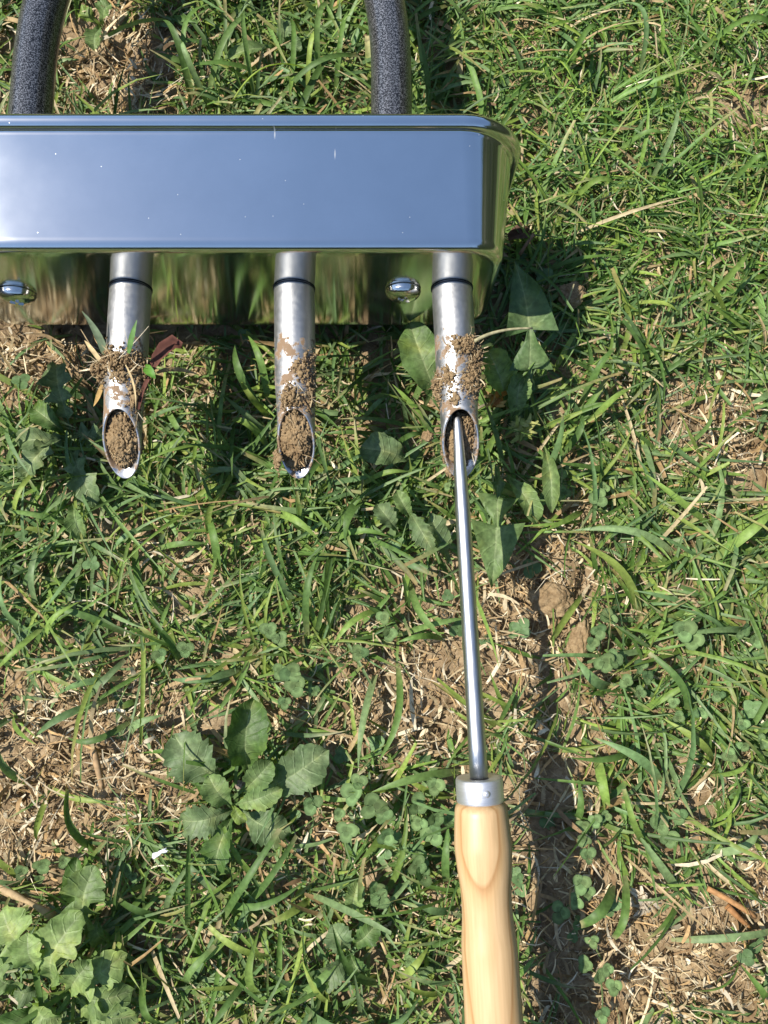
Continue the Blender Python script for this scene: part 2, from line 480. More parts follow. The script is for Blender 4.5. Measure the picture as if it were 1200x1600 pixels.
def rrect(hx, hz, r, cz, y, n=10):
    pts = []
    for k, (sx, sz) in enumerate(((1, 1), (-1, 1), (-1, -1), (1, -1))):
        for i in range(n + 1):
            a = math.pi / 2 * k + math.pi / 2 * i / n
            pts.append((sx * (hx - r) + r * math.cos(a), y, cz + sz * (hz - r) + r * math.sin(a)))
    return pts

def build_tray():
    hx0, hz0, cz = .1425, .0476, -.0047
    draft = math.tan(math.radians(6.0))
    prof = []                                # (y, outward offset)
    fr = .0055
    prof.append((0.0, -fr - .004))
    for i in range(9):
        a = math.pi / 2 * i / 8
        prof.append((fr - fr * math.cos(a), -fr + fr * math.sin(a)))
    for y in (.012, .025, .038, .0525):
        prof.append((y, (y - fr) * draft))
    b = (.0525 - fr) * draft
    prof.append((.0538, b + .0001)); prof.append((.0543, b + .0005)); prof.append((.0545, b + .0011))
    R = .0036                                # rolled rim
    cy, co = .0582, b + .0010
    for i in range(13):
        a = -math.pi * .44 + math.pi * 1.2 * i / 12
        prof.append((cy + R * math.sin(a), co + R * math.cos(a)))
    prof.append((.0565, b - .0012)); prof.append((.030, .030 * draft - .0016)); prof.append((.0025, -.0022)); prof.append((.0016, -.012))
    bm = bmesh.new()
    loops = []
    for (y, o) in prof:
        hx, hz = hx0 + o, hz0 + o
        r = .0195 + max(o, -.008) * .55 + y * .09
        loops.append([bm.verts.new(p) for p in rrect(hx, hz, max(r, .004), cz, y)])
    n = len(loops[0])
    for a, b2 in zip(loops[:-1], loops[1:]):
        for i in range(n):
            f = bm.faces.new((a[i], a[(i + 1) % n], b2[(i + 1) % n], b2[i])); f.smooth = True
    f1 = bm.faces.new(list(reversed(loops[0]))); f2 = bm.faces.new(loops[-1])
    bm.normal_update()
    bmesh.ops.recalc_face_normals(bm, faces=bm.faces)
    me = bpy.data.meshes.new('tray'); bm.to_mesh(me); bm.free()
    me.materials.append(MAT_TRAY)
    link('tray', me, aer)
build_tray()

def lathe(name, prof, mat, parent, seg=40, mtx=None, cap=True):
    """prof: (axial, radius) revolved about local Y"""
    bm = bmesh.new(); loops = []
    for (y, r) in prof:
        loops.append([bm.verts.new((r * math.cos(2 * math.pi * i / seg), y, r * math.sin(2 * math.pi * i / seg))) for i in range(seg)])
    for a, b in zip(loops[:-1], loops[1:]):
        for i in range(seg):
            f = bm.faces.new((a[i], a[(i + 1) % seg], b[(i + 1) % seg], b[i])); f.smooth = True
    if cap:
        bm.faces.new(loops[0]); bm.faces.new(list(reversed(loops[-1])))
    bmesh.ops.recalc_face_normals(bm, faces=bm.faces)
    if mtx is not None: bm.transform(mtx)
    me = bpy.data.meshes.new(name); bm.to_mesh(me); bm.free()
    me.materials.append(mat)
    return link(name, me, parent)

def tube(name, pts, rad, mat, parent, seg=24, cap=True):
    bm = bmesh.new(); loops = []
    P = [Vector(p) for p in pts]
    up = Vector((0, 0, 1))
    for i, p in enumerate(P):
        t = (P[min(i + 1, len(P) - 1)] - P[max(i - 1, 0)]).normalized()
        u = (up - t * up.dot(t))
        if u.length < 1e-4: u = Vector((1, 0, 0)) - t * t.x
        u.normalize()
        w = t.cross(u)
        r = rad[i] if hasattr(rad, '__len__') else rad
        loops.append([bm.verts.new(p + (u * math.cos(2 * math.pi * k / seg) + w * math.sin(2 * math.pi * k / seg)) * r) for k in range(seg)])
    for a, b in zip(loops[:-1], loops[1:]):
        for i in range(seg):
            f = bm.faces.new((a[i], a[(i + 1) % seg], b[(i + 1) % seg], b[i])); f.smooth = True
    if cap:
        bm.faces.new(list(reversed(loops[0]))); bm.faces.new(loops[-1])
    bmesh.ops.recalc_face_normals(bm, faces=bm.faces)
    me = bpy.data.meshes.new(name); bm.to_mesh(me); bm.free()
    me.materials.append(mat)
    return link(name, me, parent)

TINE_Z = 0.0
TINES = [(-.1260, -.1262), (-.0443, -.0449), (.0392, .0422), (.1198, .1238)]    # x at the plate, x at the tip
T_TOP, T_BOT = .0658, .0970

def tine_r(s):
    if s < .050: return .0103
    if s < .064: return .0103 - (s - .050) / .014 * .0008
    return .0095 - (s - .064) / .035 * .0004

def build_tine(x0, x1, k):
    seg = 56; rows = 26; th = .0013
    lean = (x1 - x0) / .098
    bm = bmesh.new()
    outer = []; inner = []
    for j in range(rows + 1):
        t = j / rows
        lo = []; li = []
        for i in range(seg):
            a = 2 * math.pi * i / seg
            c, s_ = math.cos(a), math.sin(a)
            L = (T_TOP + T_BOT) / 2 - (T_BOT - T_TOP) / 2 * s_
            y = t * L
            r = tine_r(y)
            rz = 1.0
            if y > .05: rz = 1.0 + .05 * math.sin(min(1, (y - .05) / .02) * math.pi) * (1 if s_ < 0 else -1)
            dent = .00014 * mnoise.noise(Vector((c * 2, y * 90, s_ * 2 + k * 7)))
            r += dent
            lo.append(bm.verts.new((x0 + lean * y + r * c, -y, TINE_Z + r * s_ * rz)))
            ri = r - th
            li.append(bm.verts.new((x0 + lean * y + ri * c, -y, TINE_Z + ri * s_ * rz)))
        outer.append(lo); inner.append(li)
    for G in (outer, inner):
        for a, b in zip(G[:-1], G[1:]):
            for i in range(seg):
                f = bm.faces.new((a[i], a[(i + 1) % seg], b[(i + 1) % seg], b[i])); f.smooth = True
                f.material_index = 0 if G is outer else 1
    # rounded lip between the outer and inner surface
    lip = []
    for i in range(seg):
        m = (outer[-1][i].co + inner[-1][i].co) / 2
        a = 2 * math.pi * i / seg
        d = Vector((0, -.6, .8 * (1 if True else 0))).normalized()
        lip.append(bm.verts.new(m + d * .0005))
    for i in range(seg):
        j = (i + 1) % seg
        for (A, B) in ((outer[-1], lip), (lip, inner[-1])):
            f = bm.faces.new((A[i], A[j], B[j], B[i])); f.smooth = True; f.material_index = 1
    bmesh.ops.recalc_face_normals(bm, faces=bm.faces)
    me = bpy.data.meshes.new('tine'); bm.to_mesh(me); bm.free()
    me.materials.append(MAT_TINE); me.materials.append(MAT_TINE_IN)
    t = link('tine', me, aer)
    # dark ring where the tube meets the plate
    rm = Matrix.Translation((x0, 0, TINE_Z))
    ring = [(-.0001 - .0008 * (1 - math.cos(q)) / 2, .0101 + .0007 * math.sin(q)) for q in [math.pi * i / 8 for i in range(9)]]
    lathe('collar_ring', ring, MAT_RING, t, 56, rm, cap=False)
for k, (a, b) in enumerate(TINES): build_tine(a, b, k)

def build_bolt(x, z):
    prof = [(-.0001, .0090), (-.0010, .0092), (-.0014, .0088)]
    for i in range(1, 11):
        a = math.pi / 2 * i / 10
        prof.append((-.0014 - .0044 * math.sin(a), .0087 * math.cos(a) + .0002))
    b = lathe('bolt_head', prof, MAT_BOLT, aer, 36, Matrix.Translation((x, 0, z)))
    # raised cross on the dome
    bm = bmesh.new()
    for k in range(2):
        r = bmesh.ops.create_cube(bm, size=1, matrix=Matrix.Translation((x, -.0056, z)) @ Matrix.Rotation(.5 + k * math.pi / 2, 4, 'Y') @ Matrix.Diagonal((.0066, .0018, .0015 + k * .0002, 1)))
    bmesh.ops.bevel(bm, geom=bm.edges[:], offset=.0003, segments=2, affect='EDGES')
    me = bpy.data.meshes.new('bolt_mark'); bm.to_mesh(me); bm.free(); me.materials.append(MAT_BOLT)
    link('bolt_mark', me, b)
build_bolt(.0949, -.0015); build_bolt(-.1045, -.0050)

def build_handle(sgn, x0):
    pts = [(sgn * x0, .004)]
    for i in range(1, 7): pts.append((sgn * x0, .004 + .118 * i / 6))
    R = .25; a1 = math.radians(28)
    for i in range(1, 13):
        a = a1 * i / 12
        pts.append((sgn * (x0 - R * (1 - math.cos(a))), .122 + R * math.sin(a)))
    ex, ey = x0 - R * (1 - math.cos(a1)), .122 + R * math.sin(a1)
    run = max(.004, (ex - .030 - R * (1 - math.cos(a1))) / math.sin(a1))
    for i in range(1, 5): pts.append((sgn * (ex - run * math.sin(a1) * i / 4), ey + run * math.cos(a1) * i / 4))
    ex2, ey2 = ex - run * math.sin(a1), ey + run * math.cos(a1)
    for i in range(1, 13):
        a = a1 * (1 - i / 12)
        pts.append((sgn * (ex2 - R * (math.cos(a) - math.cos(a1))), ey2 + R * (math.sin(a1) - math.sin(a))))
    xe, yl = pts[-1]
    for i in range(1, 6): pts.append((xe, yl + (.80 - yl) * i / 5))
    tube('handle_tube', [(x, y, hz_of(y)) for x, y in pts], .0108, MAT_HAMMER, aer, 28)
def hz_of(y): return -.034 * max(0.0, (y - .2) / .6) ** 1.4
build_handle(-1, .1020); build_handle(1, .0890)
tube('cross_grip', [(-.14 + .28 * i / 8, .812, hz_of(.812)) for i in range(9)], .0155, MAT_GRIP, aer, 24)

# ------------------------------------------------------------------ wooden-handled cleaning pick
PA = at(714, 650, .0735); PB = at(772, 1600, .0750)
pick_dir = (PB - PA).normalized()
PICK_M = Matrix.Translation(PA) @ Vector((0, 1, 0)).rotation_difference(pick_dir).to_matrix().to_4x4()
pick = thing('cleaning_pick', 'steel pick with pale wooden handle, its tip in the tine nearest the dandelion', 'hand tool', PA)
pick.rotation_euler = PICK_M.to_euler()
def y_at(py):
    """distance along the pick at which it shows at photograph row py"""
    lo, hi = 0.0, .6
    for _ in range(50):
        m = (lo + hi) / 2
        q = PA + pick_dir * m
        if to_px(q.x, q.y, q.z)[1] < py: lo = m
        else: hi = m
    return lo
yF0, yF1 = y_at(1214), y_at(1252)
yEnd = y_at(1600)
pr = [(0.0, .0009), (.0004, .0016), (.0012, .0019)]
y800 = y_at(790)
for i in range(1, 13): pr.append((y800 * i / 12, .0019 + .0017 * (i / 12) ** .8))
for i in range(1, 9): pr.append((y800 + (yF0 + .003 - y800) * i / 8, .0036 + .0007 * i / 8))
lathe('shaft', pr, MAT_ROD, pick, 32)
fr_ = .0110
fer = lathe('ferrule', [(yF0 + .0006, .0045), (yF0 + .0003, .0085), (yF0, .0104), (yF0 + .0005, fr_ - .0002), (yF0 + .0012, fr_), (yF1 - .0008, fr_), (yF1, fr_ - .0003), (yF1 + .0002, .0098)], MAT_FERRULE, pick, 48, cap=False)
lathe('punch_mark', [(.0, .0017), (.0005, .0014), (.0008, .0006)], MAT_FERRULE, fer, 16,
      Matrix.Translation((-.0042, (yF0 + yF1) / 2, .0100)) @ Matrix.Rotation(math.radians(-22), 4, 'Y') @ Matrix.Rotation(math.pi / 2, 4, 'X'))
hp = []
def hw(py):
    pts = [(1252, 38.0), (1258, 40.5), (1285, 42.8), (1320, 45.2), (1350, 43.4), (1385, 39.8), (1408, 38.9), (1436, 40.0), (1475, 43.6), (1520, 44.4), (1560, 45.0), (1600, 45.6)]
    return float(np.interp(py, [p[0] for p in pts], [p[1] for p in pts]))
SC = 1.0
for py in list(range(1252, 1601, 6)):
    y = y_at(py); q = PA + pick_dir * y
    depth = (CAM_H - q.z) * math.cos(CAM_TILT) + q.y * math.sin(CAM_TILT)
    hp.append((y, hw(py) * depth / FPX))
hp[0] = (hp[0][0] + .0003, hp[0][1] - .0008)
# smooth the profile
ra = np.array([h[1] for h in hp]); ra2 = ra.copy()
for _ in range(1): ra2[1:-1] = (ra2[:-2] + 2 * ra2[1:-1] + ra2[2:]) / 4
hp = [(h[0], r) for h, r in zip(hp, ra2)]
yl, rl = hp[-1]
for i in range(1, 8): hp.append((yl + .030 * i / 7, rl * (1 - .04 * (i / 7) ** 2)))
yl2, rl2 = hp[-1]
for i in range(1, 9):
    a = math.pi / 2 * i / 8
    hp.append((yl2 + .010 * math.sin(a), max(.0005, rl2 * math.cos(a))))
hp.insert(0, (hp[0][0] - .0008, .0085))
lathe('grip', hp, MAT_WOOD, pick, 56)

# things that blades of grass may not pass through: capsules (a, b, r)
CAPS = []
for (x0, x1) in TINES:
    CAPS.append((AER_M @ Vector((x0, 0, TINE_Z)), AER_M @ Vector((x1, -.095, TINE_Z)), .0114))
CAPS.append((PA, PA + pick_dir * yF0, .0048))
CAPS.append((PA + pick_dir * yF0, PA + pick_dir * (yEnd + .05), .0158))
for sx in (-.102, .089):
    CAPS.append((AER_M @ Vector((sx, 0, 0)), AER_M @ Vector((sx, .14, 0)), .0122))
    CAPS.append((AER_M @ Vector((sx, .14, 0)), AER_M @ Vector((math.copysign(.03, sx), .33, -.006)), .016))
CAPS.append((AER_M @ Vector((-.02, .33, -.006)), AER_M @ Vector((-.02, .8, -.03)), .02))
CAPS.append((AER_M @ Vector((.02, .33, -.006)), AER_M @ Vector((.02, .8, -.03)), .02))
AER_I = np.array(AER_M.inverted())

def blocked(P):
    """P (n,3): True where the point lies in the aerator or the pick"""
    bad = np.zeros(len(P), dtype=bool)
    for a, b, r in CAPS:
        a = np.array(a); b = np.array(b); ab = b - a
        t = np.clip(((P - a) @ ab) / (ab @ ab), 0, 1)
        d = np.linalg.norm(P - (a + t[:, None] * ab), axis=1)
        bad |= d < r
    L = P @ AER_I[:3, :3].T + AER_I[:3, 3]
    bad |= (np.abs(L[:, 0]) < .154) & (L[:, 1] > -.0012) & (L[:, 1] < .0645) & (np.abs(L[:, 2] + .0047) < .0575)
    return bad

# ------------------------------------------------------------------ grass
def ribbons(base, az, ph0, ph1, length, width, rows, fold, twist, tipcut, side=3, power=1.3, zmin=None, wob=None):
    n = len(az)
    pos = np.zeros((n, rows, 3)); pos[:, 0] = base
    seg = length / (rows - 1)
    tang = np.zeros((n, rows, 3))
    for k in range(rows):
        t = k / (rows - 1)
        ph = ph0 + (ph1 - ph0) * t ** power
        a = az + (wob * t if wob is not None else 0)
        d = np.stack([np.sin(ph) * np.cos(a), np.sin(ph) * np.sin(a), np.cos(ph)], -1)
        tang[:, k] = d
        if k: pos[:, k] = pos[:, k - 1] + d * seg[:, None]
    if zmin is not None:
        g = ground_h(pos[:, :, 0], pos[:, :, 1])
        pos[:, :, 2] = np.maximum(pos[:, :, 2], g + zmin[:, None] * np.linspace(.2, 1, rows)[None, :])
    sidev = np.stack([-np.sin(az), np.cos(az), np.zeros(n)], -1)[:, None, :].repeat(rows, 1)
    nor = np.cross(tang, sidev)
    tw = twist[:, None] * np.linspace(0, 1, rows)[None, :]
    sv = sidev * np.cos(tw)[..., None] + nor * np.sin(tw)[..., None]
    nv = np.cross(tang, sv)
    t = np.linspace(0, 1, rows)[None, :]
    w = np.minimum(1, .55 + t * 1.6) * (1 - np.clip((t - .45) / .55, 0, 1) ** 1.8 * (1 - tipcut[:, None]))
    w = np.maximum(w, .04) * width[:, None] / 2
    if side == 3:
        V = np.stack([pos - sv * w[..., None] + nv * (w * fold[:, None])[..., None], pos, pos + sv * w[..., None] + nv * (w * fold[:, None])[..., None]], 2)
    else:
        V = np.stack([pos - sv * w[..., None], pos + sv * w[..., None]], 2)
    return V          # n, rows, side, 3

def ribbon_quads(n, rows, side):
    idx = np.arange(n * rows * side).reshape(n, rows, side)
    return np.stack([idx[:, :-1, :-1], idx[:, :-1, 1:], idx[:, 1:, 1:], idx[:, 1:, :-1]], -1).reshape(-1, 4)

XR, Y0, Y1 = .60, -.54, .76
def in_margin(x, y):
    px, py = to_px(x, y)
    return (px > -160) & (px < 1360) & (py > -150) & (py < 1750)

GREENS = np.array([(.115, .200, .045), (.146, .235, .066), (.122, .202, .078), (.172, .260, .056), (.220, .285, .062), (.084, .150, .038), (.165, .240, .100)])
DRY = np.array([(.42, .31, .16), (.36, .24, .11), (.50, .40, .23)])

def build_grass():
    cand = 22500
    x = RNG.uniform(-XR, XR, cand); y = RNG.uniform(Y0, Y1, cand)
    b = bare(x, y)
    px, py = to_px(x, y)
    keep = RNG.random(cand) < np.clip(.95 - 1.25 * b, .02, 1) * np.where(in_margin(x, y), 1.0, .5)
    x, y, b, px, py = (a[keep] for a in (x, y, b, px, py))
    fine = np.clip((px - 640) / 260, 0, 1) * np.clip((620 - py) / 240, 0, 1)       # the finer sward at the upper right
    fine = np.maximum(fine, .35 * vnoise(x * 12, y * 12, 77))
    cnt = RNG.integers(2, 8, len(x)) + (fine * 4).astype(int)
    i = np.repeat(np.arange(len(x)), cnt)
    n = len(i)
    bx = x[i] + RNG.normal(0, .0045, n); by = y[i] + RNG.normal(0, .0045, n)
    f = fine[i]
    bz = ground_h(bx, by) - .001
    tuft_az = RNG.uniform(0, 2 * np.pi, len(x))
    lean = RNG.random(len(x))
    az = np.where(RNG.random(n) < .45, tuft_az[i] + RNG.normal(0, .6, n), RNG.uniform(0, 2 * np.pi, n))
    ph0 = np.radians(RNG.uniform(15, 62, n)); ph1 = np.radians(RNG.uniform(62, 118, n))
    tl = RNG.lognormal(np.log(.030), .34, len(x))
    length = np.clip(tl[i] * RNG.uniform(.55, 1.3, n) * (1 - .12 * f), .012, .082)
    width = np.clip(RNG.lognormal(np.log(.0020), .37, n), .0008, .0044) * (1 - .28 * f)
    twist = RNG.normal(0, .7, n)
    tipcut = np.where(RNG.random(n) < .35, RNG.uniform(.4, .8, n), 0.03)
    rows = 6
    V = ribbons(np.stack([bx, by, bz], -1), az, ph0, ph1, length, width, rows, RNG.uniform(.15, .6, n), twist, tipcut, 3, 1.3,
                RNG.uniform(.002, .010, n), RNG.normal(0, .35, n))
    ok = ~blocked(V[:, :, 1].reshape(-1, 3)).reshape(n, rows).any(1)
    tuft_c = RNG.integers(0, len(GREENS), len(x))
    c = GREENS[np.where(RNG.random(n) < .5, tuft_c[i], RNG.integers(0, len(GREENS), n))] * RNG.uniform(.72, 1.25, n)[:, None]
    c = c * (1 + f[:, None] * np.array([.02, .12, -.08]))
    dry = RNG.random(n)
    dc = DRY[RNG.integers(0, 3, n)]
    t = np.linspace(0, 1, rows)[None, :, None]
    basew = np.clip(.35 - t, 0, 1) * 1.6
    pale = np.array([.17, .19, .07])
    C = c[:, None, :] * (1 - basew) + pale * basew
    tipw = np.clip((t - .6) / .4, 0, 1) * (dry[:, None, None] < .3) * .75
    C = C * (1 - tipw) + dc[:, None, :] * tipw
    allw = (dry[:, None, None] > .93).astype(float)
    C = C * (1 - allw) + dc[:, None, :] * allw
    C = C[:, :, None, :].repeat(3, 2)
    V, C = V[ok], C[ok]
    tag(link('grass', mesh_np('grass', V, ribbon_quads(len(V), rows, 3), MAT_GRASS, C)),
        'short green lawn grass growing over dry soil', 'grass', kind='stuff')
    print('grass blades', len(V))
build_grass()

# the long broad blades that stand out: (base px, tip px, width px, rise)
LONG = [(1005, 965, 890, 845, 13, .020), (640, 1165, 790, 1150, 0, 0), (725, 1208, 580, 1235, 12, .018), (700, 1000, 620, 1003, 9, .020),
        (640, 905, 690, 995, 11, .022), (620, 995, 730, 965, 9, .02), (600, 950, 520, 1010, 9, .018), (590, 1045, 560, 1200, 11, .02),
        (620, 1030, 590, 1190, 10, .02), (530, 760, 580, 780, 0, 0), (575, 770, 540, 850, 15, .022), (420, 800, 500, 845, 11, .02),
        (510, 850, 610, 840, 9, .018), (480, 1000, 500, 860, 10, .022), (470, 960, 410, 830, 9, .02), (860, 1010, 905, 930, 12, .022),
        (1000, 1170, 880, 1180, 14, .02), (935, 1180, 945, 1255, 14, .018), (1040, 1235, 925, 1150, 13, .022), (1080, 1265, 930, 1330, 0, 0),
        (1065, 1395, 985, 1290, 12, .018), (960, 1380, 905, 1440, 14, .018), (975, 1365, 955, 1460, 11, .018), (1120, 1195, 1030, 1120, 11, .022),
        (1110, 1215, 1165, 1180, 10, .02), (1145, 1020, 1050, 950, 9, .02), (1080, 1130, 1010, 1020, 10, .02), (960, 1075, 895, 1025, 16, .02),
        (870, 720, 905, 650, 10, .024), (905, 640, 955, 550, 10, .026), (915, 670, 985, 610, 12, .022), (845, 760, 875, 655, 11, .03),
        (1190, 640, 1010, 640, 0, 0), (985, 470, 1060, 500, 10, .022), (1130, 830, 1000, 740, 12, .022), (1060, 870, 890, 830, 11, .02),
        (1160, 830, 1200, 810, 12, .02), (1110, 880, 1200, 800, 14, .022), (240, 150, 300, 95, 0, 0), (300, 170, 260, 45, 10, .03),
        (305, 165, 335, 20, 8, .03), (320, 170, 410, 30, 9, .03), (330, 175, 290, 80, 9, .03), (400, 170, 385, 30, 8, .03), (450, 170, 455, 40, 8, .03),
        (505, 165, 515, 20, 9, .035), (520, 170, 545, 30, 8, .03), (480, 165, 500, 60, 8, .03), (350, 175, 480, 120, 8, .03), (420, 175, 560, 100, 8, .03),
        (415, 650, 370, 545, 12, .026), (420, 640, 390, 530, 11, .028), (430, 660, 380, 600, 10, .024), (420, 700, 365, 660, 11, .022),
        (435, 690, 350, 620, 9, .024), (310, 735, 390, 735, 9, .02), (330, 850, 350, 770, 9, .02), (340, 900, 330, 810, 12, .024),
        (250, 820, 180, 865, 9, .02), (240, 860, 330, 850, 9, .02), (130, 860, 70, 960, 10, .02), (60, 960, 70, 850, 9, .022), (80, 970, 0, 1050, 9, .022),
        (70, 1005, 130, 940, 9, .022), (210, 1000, 70, 945, 10, .02), (285, 1045, 230, 960, 11, .02), (380, 1045, 270, 1060, 11, .02),
        (190, 1060, 90, 1090, 11, .02), (180, 1090, 60, 1150, 11, .02), (130, 1095, 200, 1030, 10, .022), (40, 1230, 0, 1160, 11, .02),
        (200, 1150, 260, 1115, 11, .02), (215, 1120, 110, 1150, 9, .02), (60, 1235, 190, 1250, 8, .018), (65, 1250, 62, 1310, 9, .016),
        (150, 1330, 110, 1230, 10, .02), (300, 1280, 440, 1310, 0, 0), (340, 1450, 440, 1290, 10, .03), (350, 1460, 290, 1290, 8, .028),
        (290, 1460, 300, 1300, 8, .028), (380, 1420, 465, 1300, 9, .026), (330, 1400, 480, 1370, 10, .022), (270, 1440, 190, 1400, 9, .022),
        (260, 1430, 320, 1320, 8, .026), (420, 1560, 410, 1440, 11, .028), (300, 1540, 340, 1470, 10, .026), (410, 1500, 330, 1600, 9, .024),
        (230, 1500, 260, 1590, 9, .024), (280, 1500, 370, 1450, 9, .024), (470, 1555, 540, 1480, 12, .022), (520, 1570, 470, 1480, 9, .024),
        (600, 1540, 520, 1440, 11, .022), (560, 1600, 660, 1540, 10, .022), (620, 1530, 670, 1470, 11, .022), (600, 1210, 720, 1205, 0, 0),
        (700, 1390, 700, 1280, 11, .022), (720, 1420, 640, 1400, 10, .018), (430, 1500, 330, 1440, 9, .024), (460, 1590, 610, 1590, 9, .02),
        (1080, 1550, 1150, 1480, 10, .02), (1060, 1590, 990, 1600, 12, .02), (1190, 1560, 1150, 1500, 11, .022), (1050, 1470, 1200, 1450, 10, .016),
        (1100, 1330, 1180, 1290, 11, .018), (1130, 1350, 1180, 1400, 8, .016), (1010, 1320, 970, 1230, 9, .02), (900, 1290, 900, 1210, 10, .018),
        (1070, 700, 1100, 640, 7, .02), (770, 760, 720, 700, 0, 0), (660, 640, 690, 570, 8, .03), (560, 660, 610, 620, 8, .024),
        (520, 700, 470, 790, 8, .022), (610, 700, 660, 680, 8, .022), (640, 720, 560, 680, 9, .022), (560, 760, 640, 740, 8, .022),
        (40, 1000, 10, 900, 8, .022), (20, 820, 60, 740, 8, .022), (120, 820, 20, 800, 9, .02), (260, 640, 300, 700, 9, .022), (300, 620, 350, 690, 9, .022),
        (1010, 300, 1050, 180, 8, .03), (1100, 350, 1000, 260, 8, .028), (950, 250, 1040, 230, 8, .026), (880, 330, 960, 300, 8, .026),
        (1080, 90, 1200, 60, 8, .03), (1000, 120, 960, 20, 8, .03), (880, 120, 930, 60, 8, .03), (1130, 300, 1190, 260, 8, .028), (1090, 480, 1160, 400, 9, .026)]

def build_long():
    L = [l for l in LONG if l[4] > 0]
    n = len(L); rows = 11
    V = np.zeros((n, rows, 3, 3)); C = np.zeros((n, rows, 3, 3))
    for k, (x0, y0, x1, y1, w, rise) in enumerate(L):
        a = at(x0, y0, .004); a.z = gh(a.x, a.y) + .002
        b = at(x1, y1, .010); bz = max(gh(b.x, b.y) + .004, rise * random.uniform(.25, .8))
        b = at(x1, y1, bz)
        bend = random.uniform(-.14, .14)
        per = Vector((-(b - a).y, (b - a).x, 0))
        wid = w * .46 / FPX
        roll0 = random.uniform(-.5, .5); roll1 = roll0 + random.uniform(-.9, .9)
        col = np.array(random.choice(list(GREENS))) * random.uniform(.95, 1.3)
        pts = []
        for j in range(rows):
            t = j / (rows - 1)
            p = a.lerp(b, t) + per * bend * math.sin(math.pi * t)
            p.z += math.sin(math.pi * min(1, t * .9)) * rise * .75
            pts.append(p)
        cut = random.random() < .3
        for j in range(rows):
            t = j / (rows - 1)
            tg = (pts[min(j + 1, rows - 1)] - pts[max(j - 1, 0)]).normalized()
            s = tg.cross(Vector((0, 0, 1))).normalized()
            nn = s.cross(tg)
            r = roll0 + (roll1 - roll0) * t
            sv = s * math.cos(r) + nn * math.sin(r); nv = nn * math.cos(r) - s * math.sin(r)
            ww = wid / 2 * min(1, .5 + t * 2.2) * (1 - max(0, (t - .5) / .5) ** 1.7 * (.35 if cut else .97))
            for q, u in enumerate((-1, 0, 1)):
                V[k, j, q] = pts[j] + sv * ww * u + nv * (ww * .35 * abs(u))
                cc = col * (1.0 if u else 1.12)
                if t < .25: cc = cc * (t / .25) + np.array([.26, .27, .12]) * (1 - t / .25)
                if t > .9 and cut: cc = cc * .4 + np.array([.45, .36, .2]) * .6
                C[k, j, q] = cc
    ok = ~blocked(V[:, :, 1].reshape(-1, 3)).reshape(n, rows).any(1)
    V, C = V[ok], C[ok]
    tag(link('coarse_grass', mesh_np('coarse_grass', V, ribbon_quads(len(V), rows, 3), MAT_GRASS, C)),
        'long broad grass blades standing out of the short lawn', 'grass', kind='stuff')
build_long()

# ------------------------------------------------------------------ dry straw thatch and soil crumbs
STRAW = np.array([(.53, .41, .235), (.66, .54, .345), (.38, .265, .14), (.22, .14, .07), (.46, .30, .14), (.70, .61, .44), (.43, .325, .19)])
def build_thatch():
    cand = 170000
    x = RNG.uniform(-XR, XR, cand); y = RNG.uniform(Y0, Y1, cand)
    b = bare(x, y)
    clump = fbm(x * 40, y * 40, 55, 2)
    keep = (RNG.random(cand) < (.22 + .78 * np.clip(b * 1.25, 0, 1)) * np.where(in_margin(x, y), 1.0, .2)) & (RNG.random(cand) < np.clip(clump * 1.9, .25, 1))
    x, y, b = x[keep], y[keep], b[keep]
    n = len(x)
    z = ground_h(x, y) + RNG.random(n) ** 1.6 * .011 + .0004
    az = RNG.uniform(0, 2 * np.pi, n)
    ph0 = np.radians(RNG.normal(80, 20, n)); ph1 = np.radians(RNG.normal(92, 22, n))
    length = np.clip(RNG.lognormal(np.log(.0100), .55, n), .003, .040)
    width = np.where(RNG.random(n) < .14, RNG.uniform(.0014, .0028, n), np.clip(RNG.lognormal(np.log(.00075), .4, n), .0004, .0020))
    rows = 5
    V = ribbons(np.stack([x, y, z], -1), az, ph0, ph1, length, width, rows, None, RNG.normal(0, 1.0, n), np.full(n, .6), 2, 1.0,
                RNG.uniform(.0006, .006, n), RNG.normal(0, 1.2, n))
    ok = ~blocked(V[:, :, 0].reshape(-1, 3)).reshape(n, rows).any(1)
    C = (STRAW[RNG.integers(0, len(STRAW), n)] * RNG.uniform(.65, 1.1, n)[:, None])[:, None, None, :].repeat(rows, 1).repeat(2, 2)
    V, C = V[ok], C[ok]
    tag(link('dry_thatch', mesh_np('dry_thatch', V, ribbon_quads(len(V), rows, 2), MAT_STRAW, C)),
        'pale dry straw and dead grass scattered over the soil', 'straw', kind='stuff')
    print('thatch', len(V))
build_thatch()

def ico(sub):
    bm = bmesh.new(); bmesh.ops.create_icosphere(bm, subdivisions=sub, radius=1)
    v = np.array([p.co[:] for p in bm.verts]); f = np.array([[q.index for q in g.verts] for g in bm.faces])
    bm.free(); return v, f
ICO1, ICO1F = ico(1); ICO2, ICO2F = ico(2); ICO5, ICO5F = ico(5); ICO6, ICO6F = ico(6)

def crumbs(P, R, rng, V0=ICO1, F0=ICO1F, jag=.32, squash=.75):
    n = len(P); m = len(V0)
    d = 1 + rng.uniform(-jag, jag, (n, m, 1))
    sc3 = rng.uniform(.65, 1.25, (n, 1, 3)) * np.array([1, 1, squash])
    V = V0[None] * d * sc3
    a = rng.uniform(0, 2 * np.pi, n); c, s = np.cos(a)[:, None], np.sin(a)[:, None]
    V = np.stack([V[..., 0] * c - V[..., 1] * s, V[..., 0] * s + V[..., 1] * c, V[..., 2]], -1)
    V = V * R[:, None, None] + P[:, None, :]
    F = F0[None] + (np.arange(n) * m)[:, None, None]
    return V, F

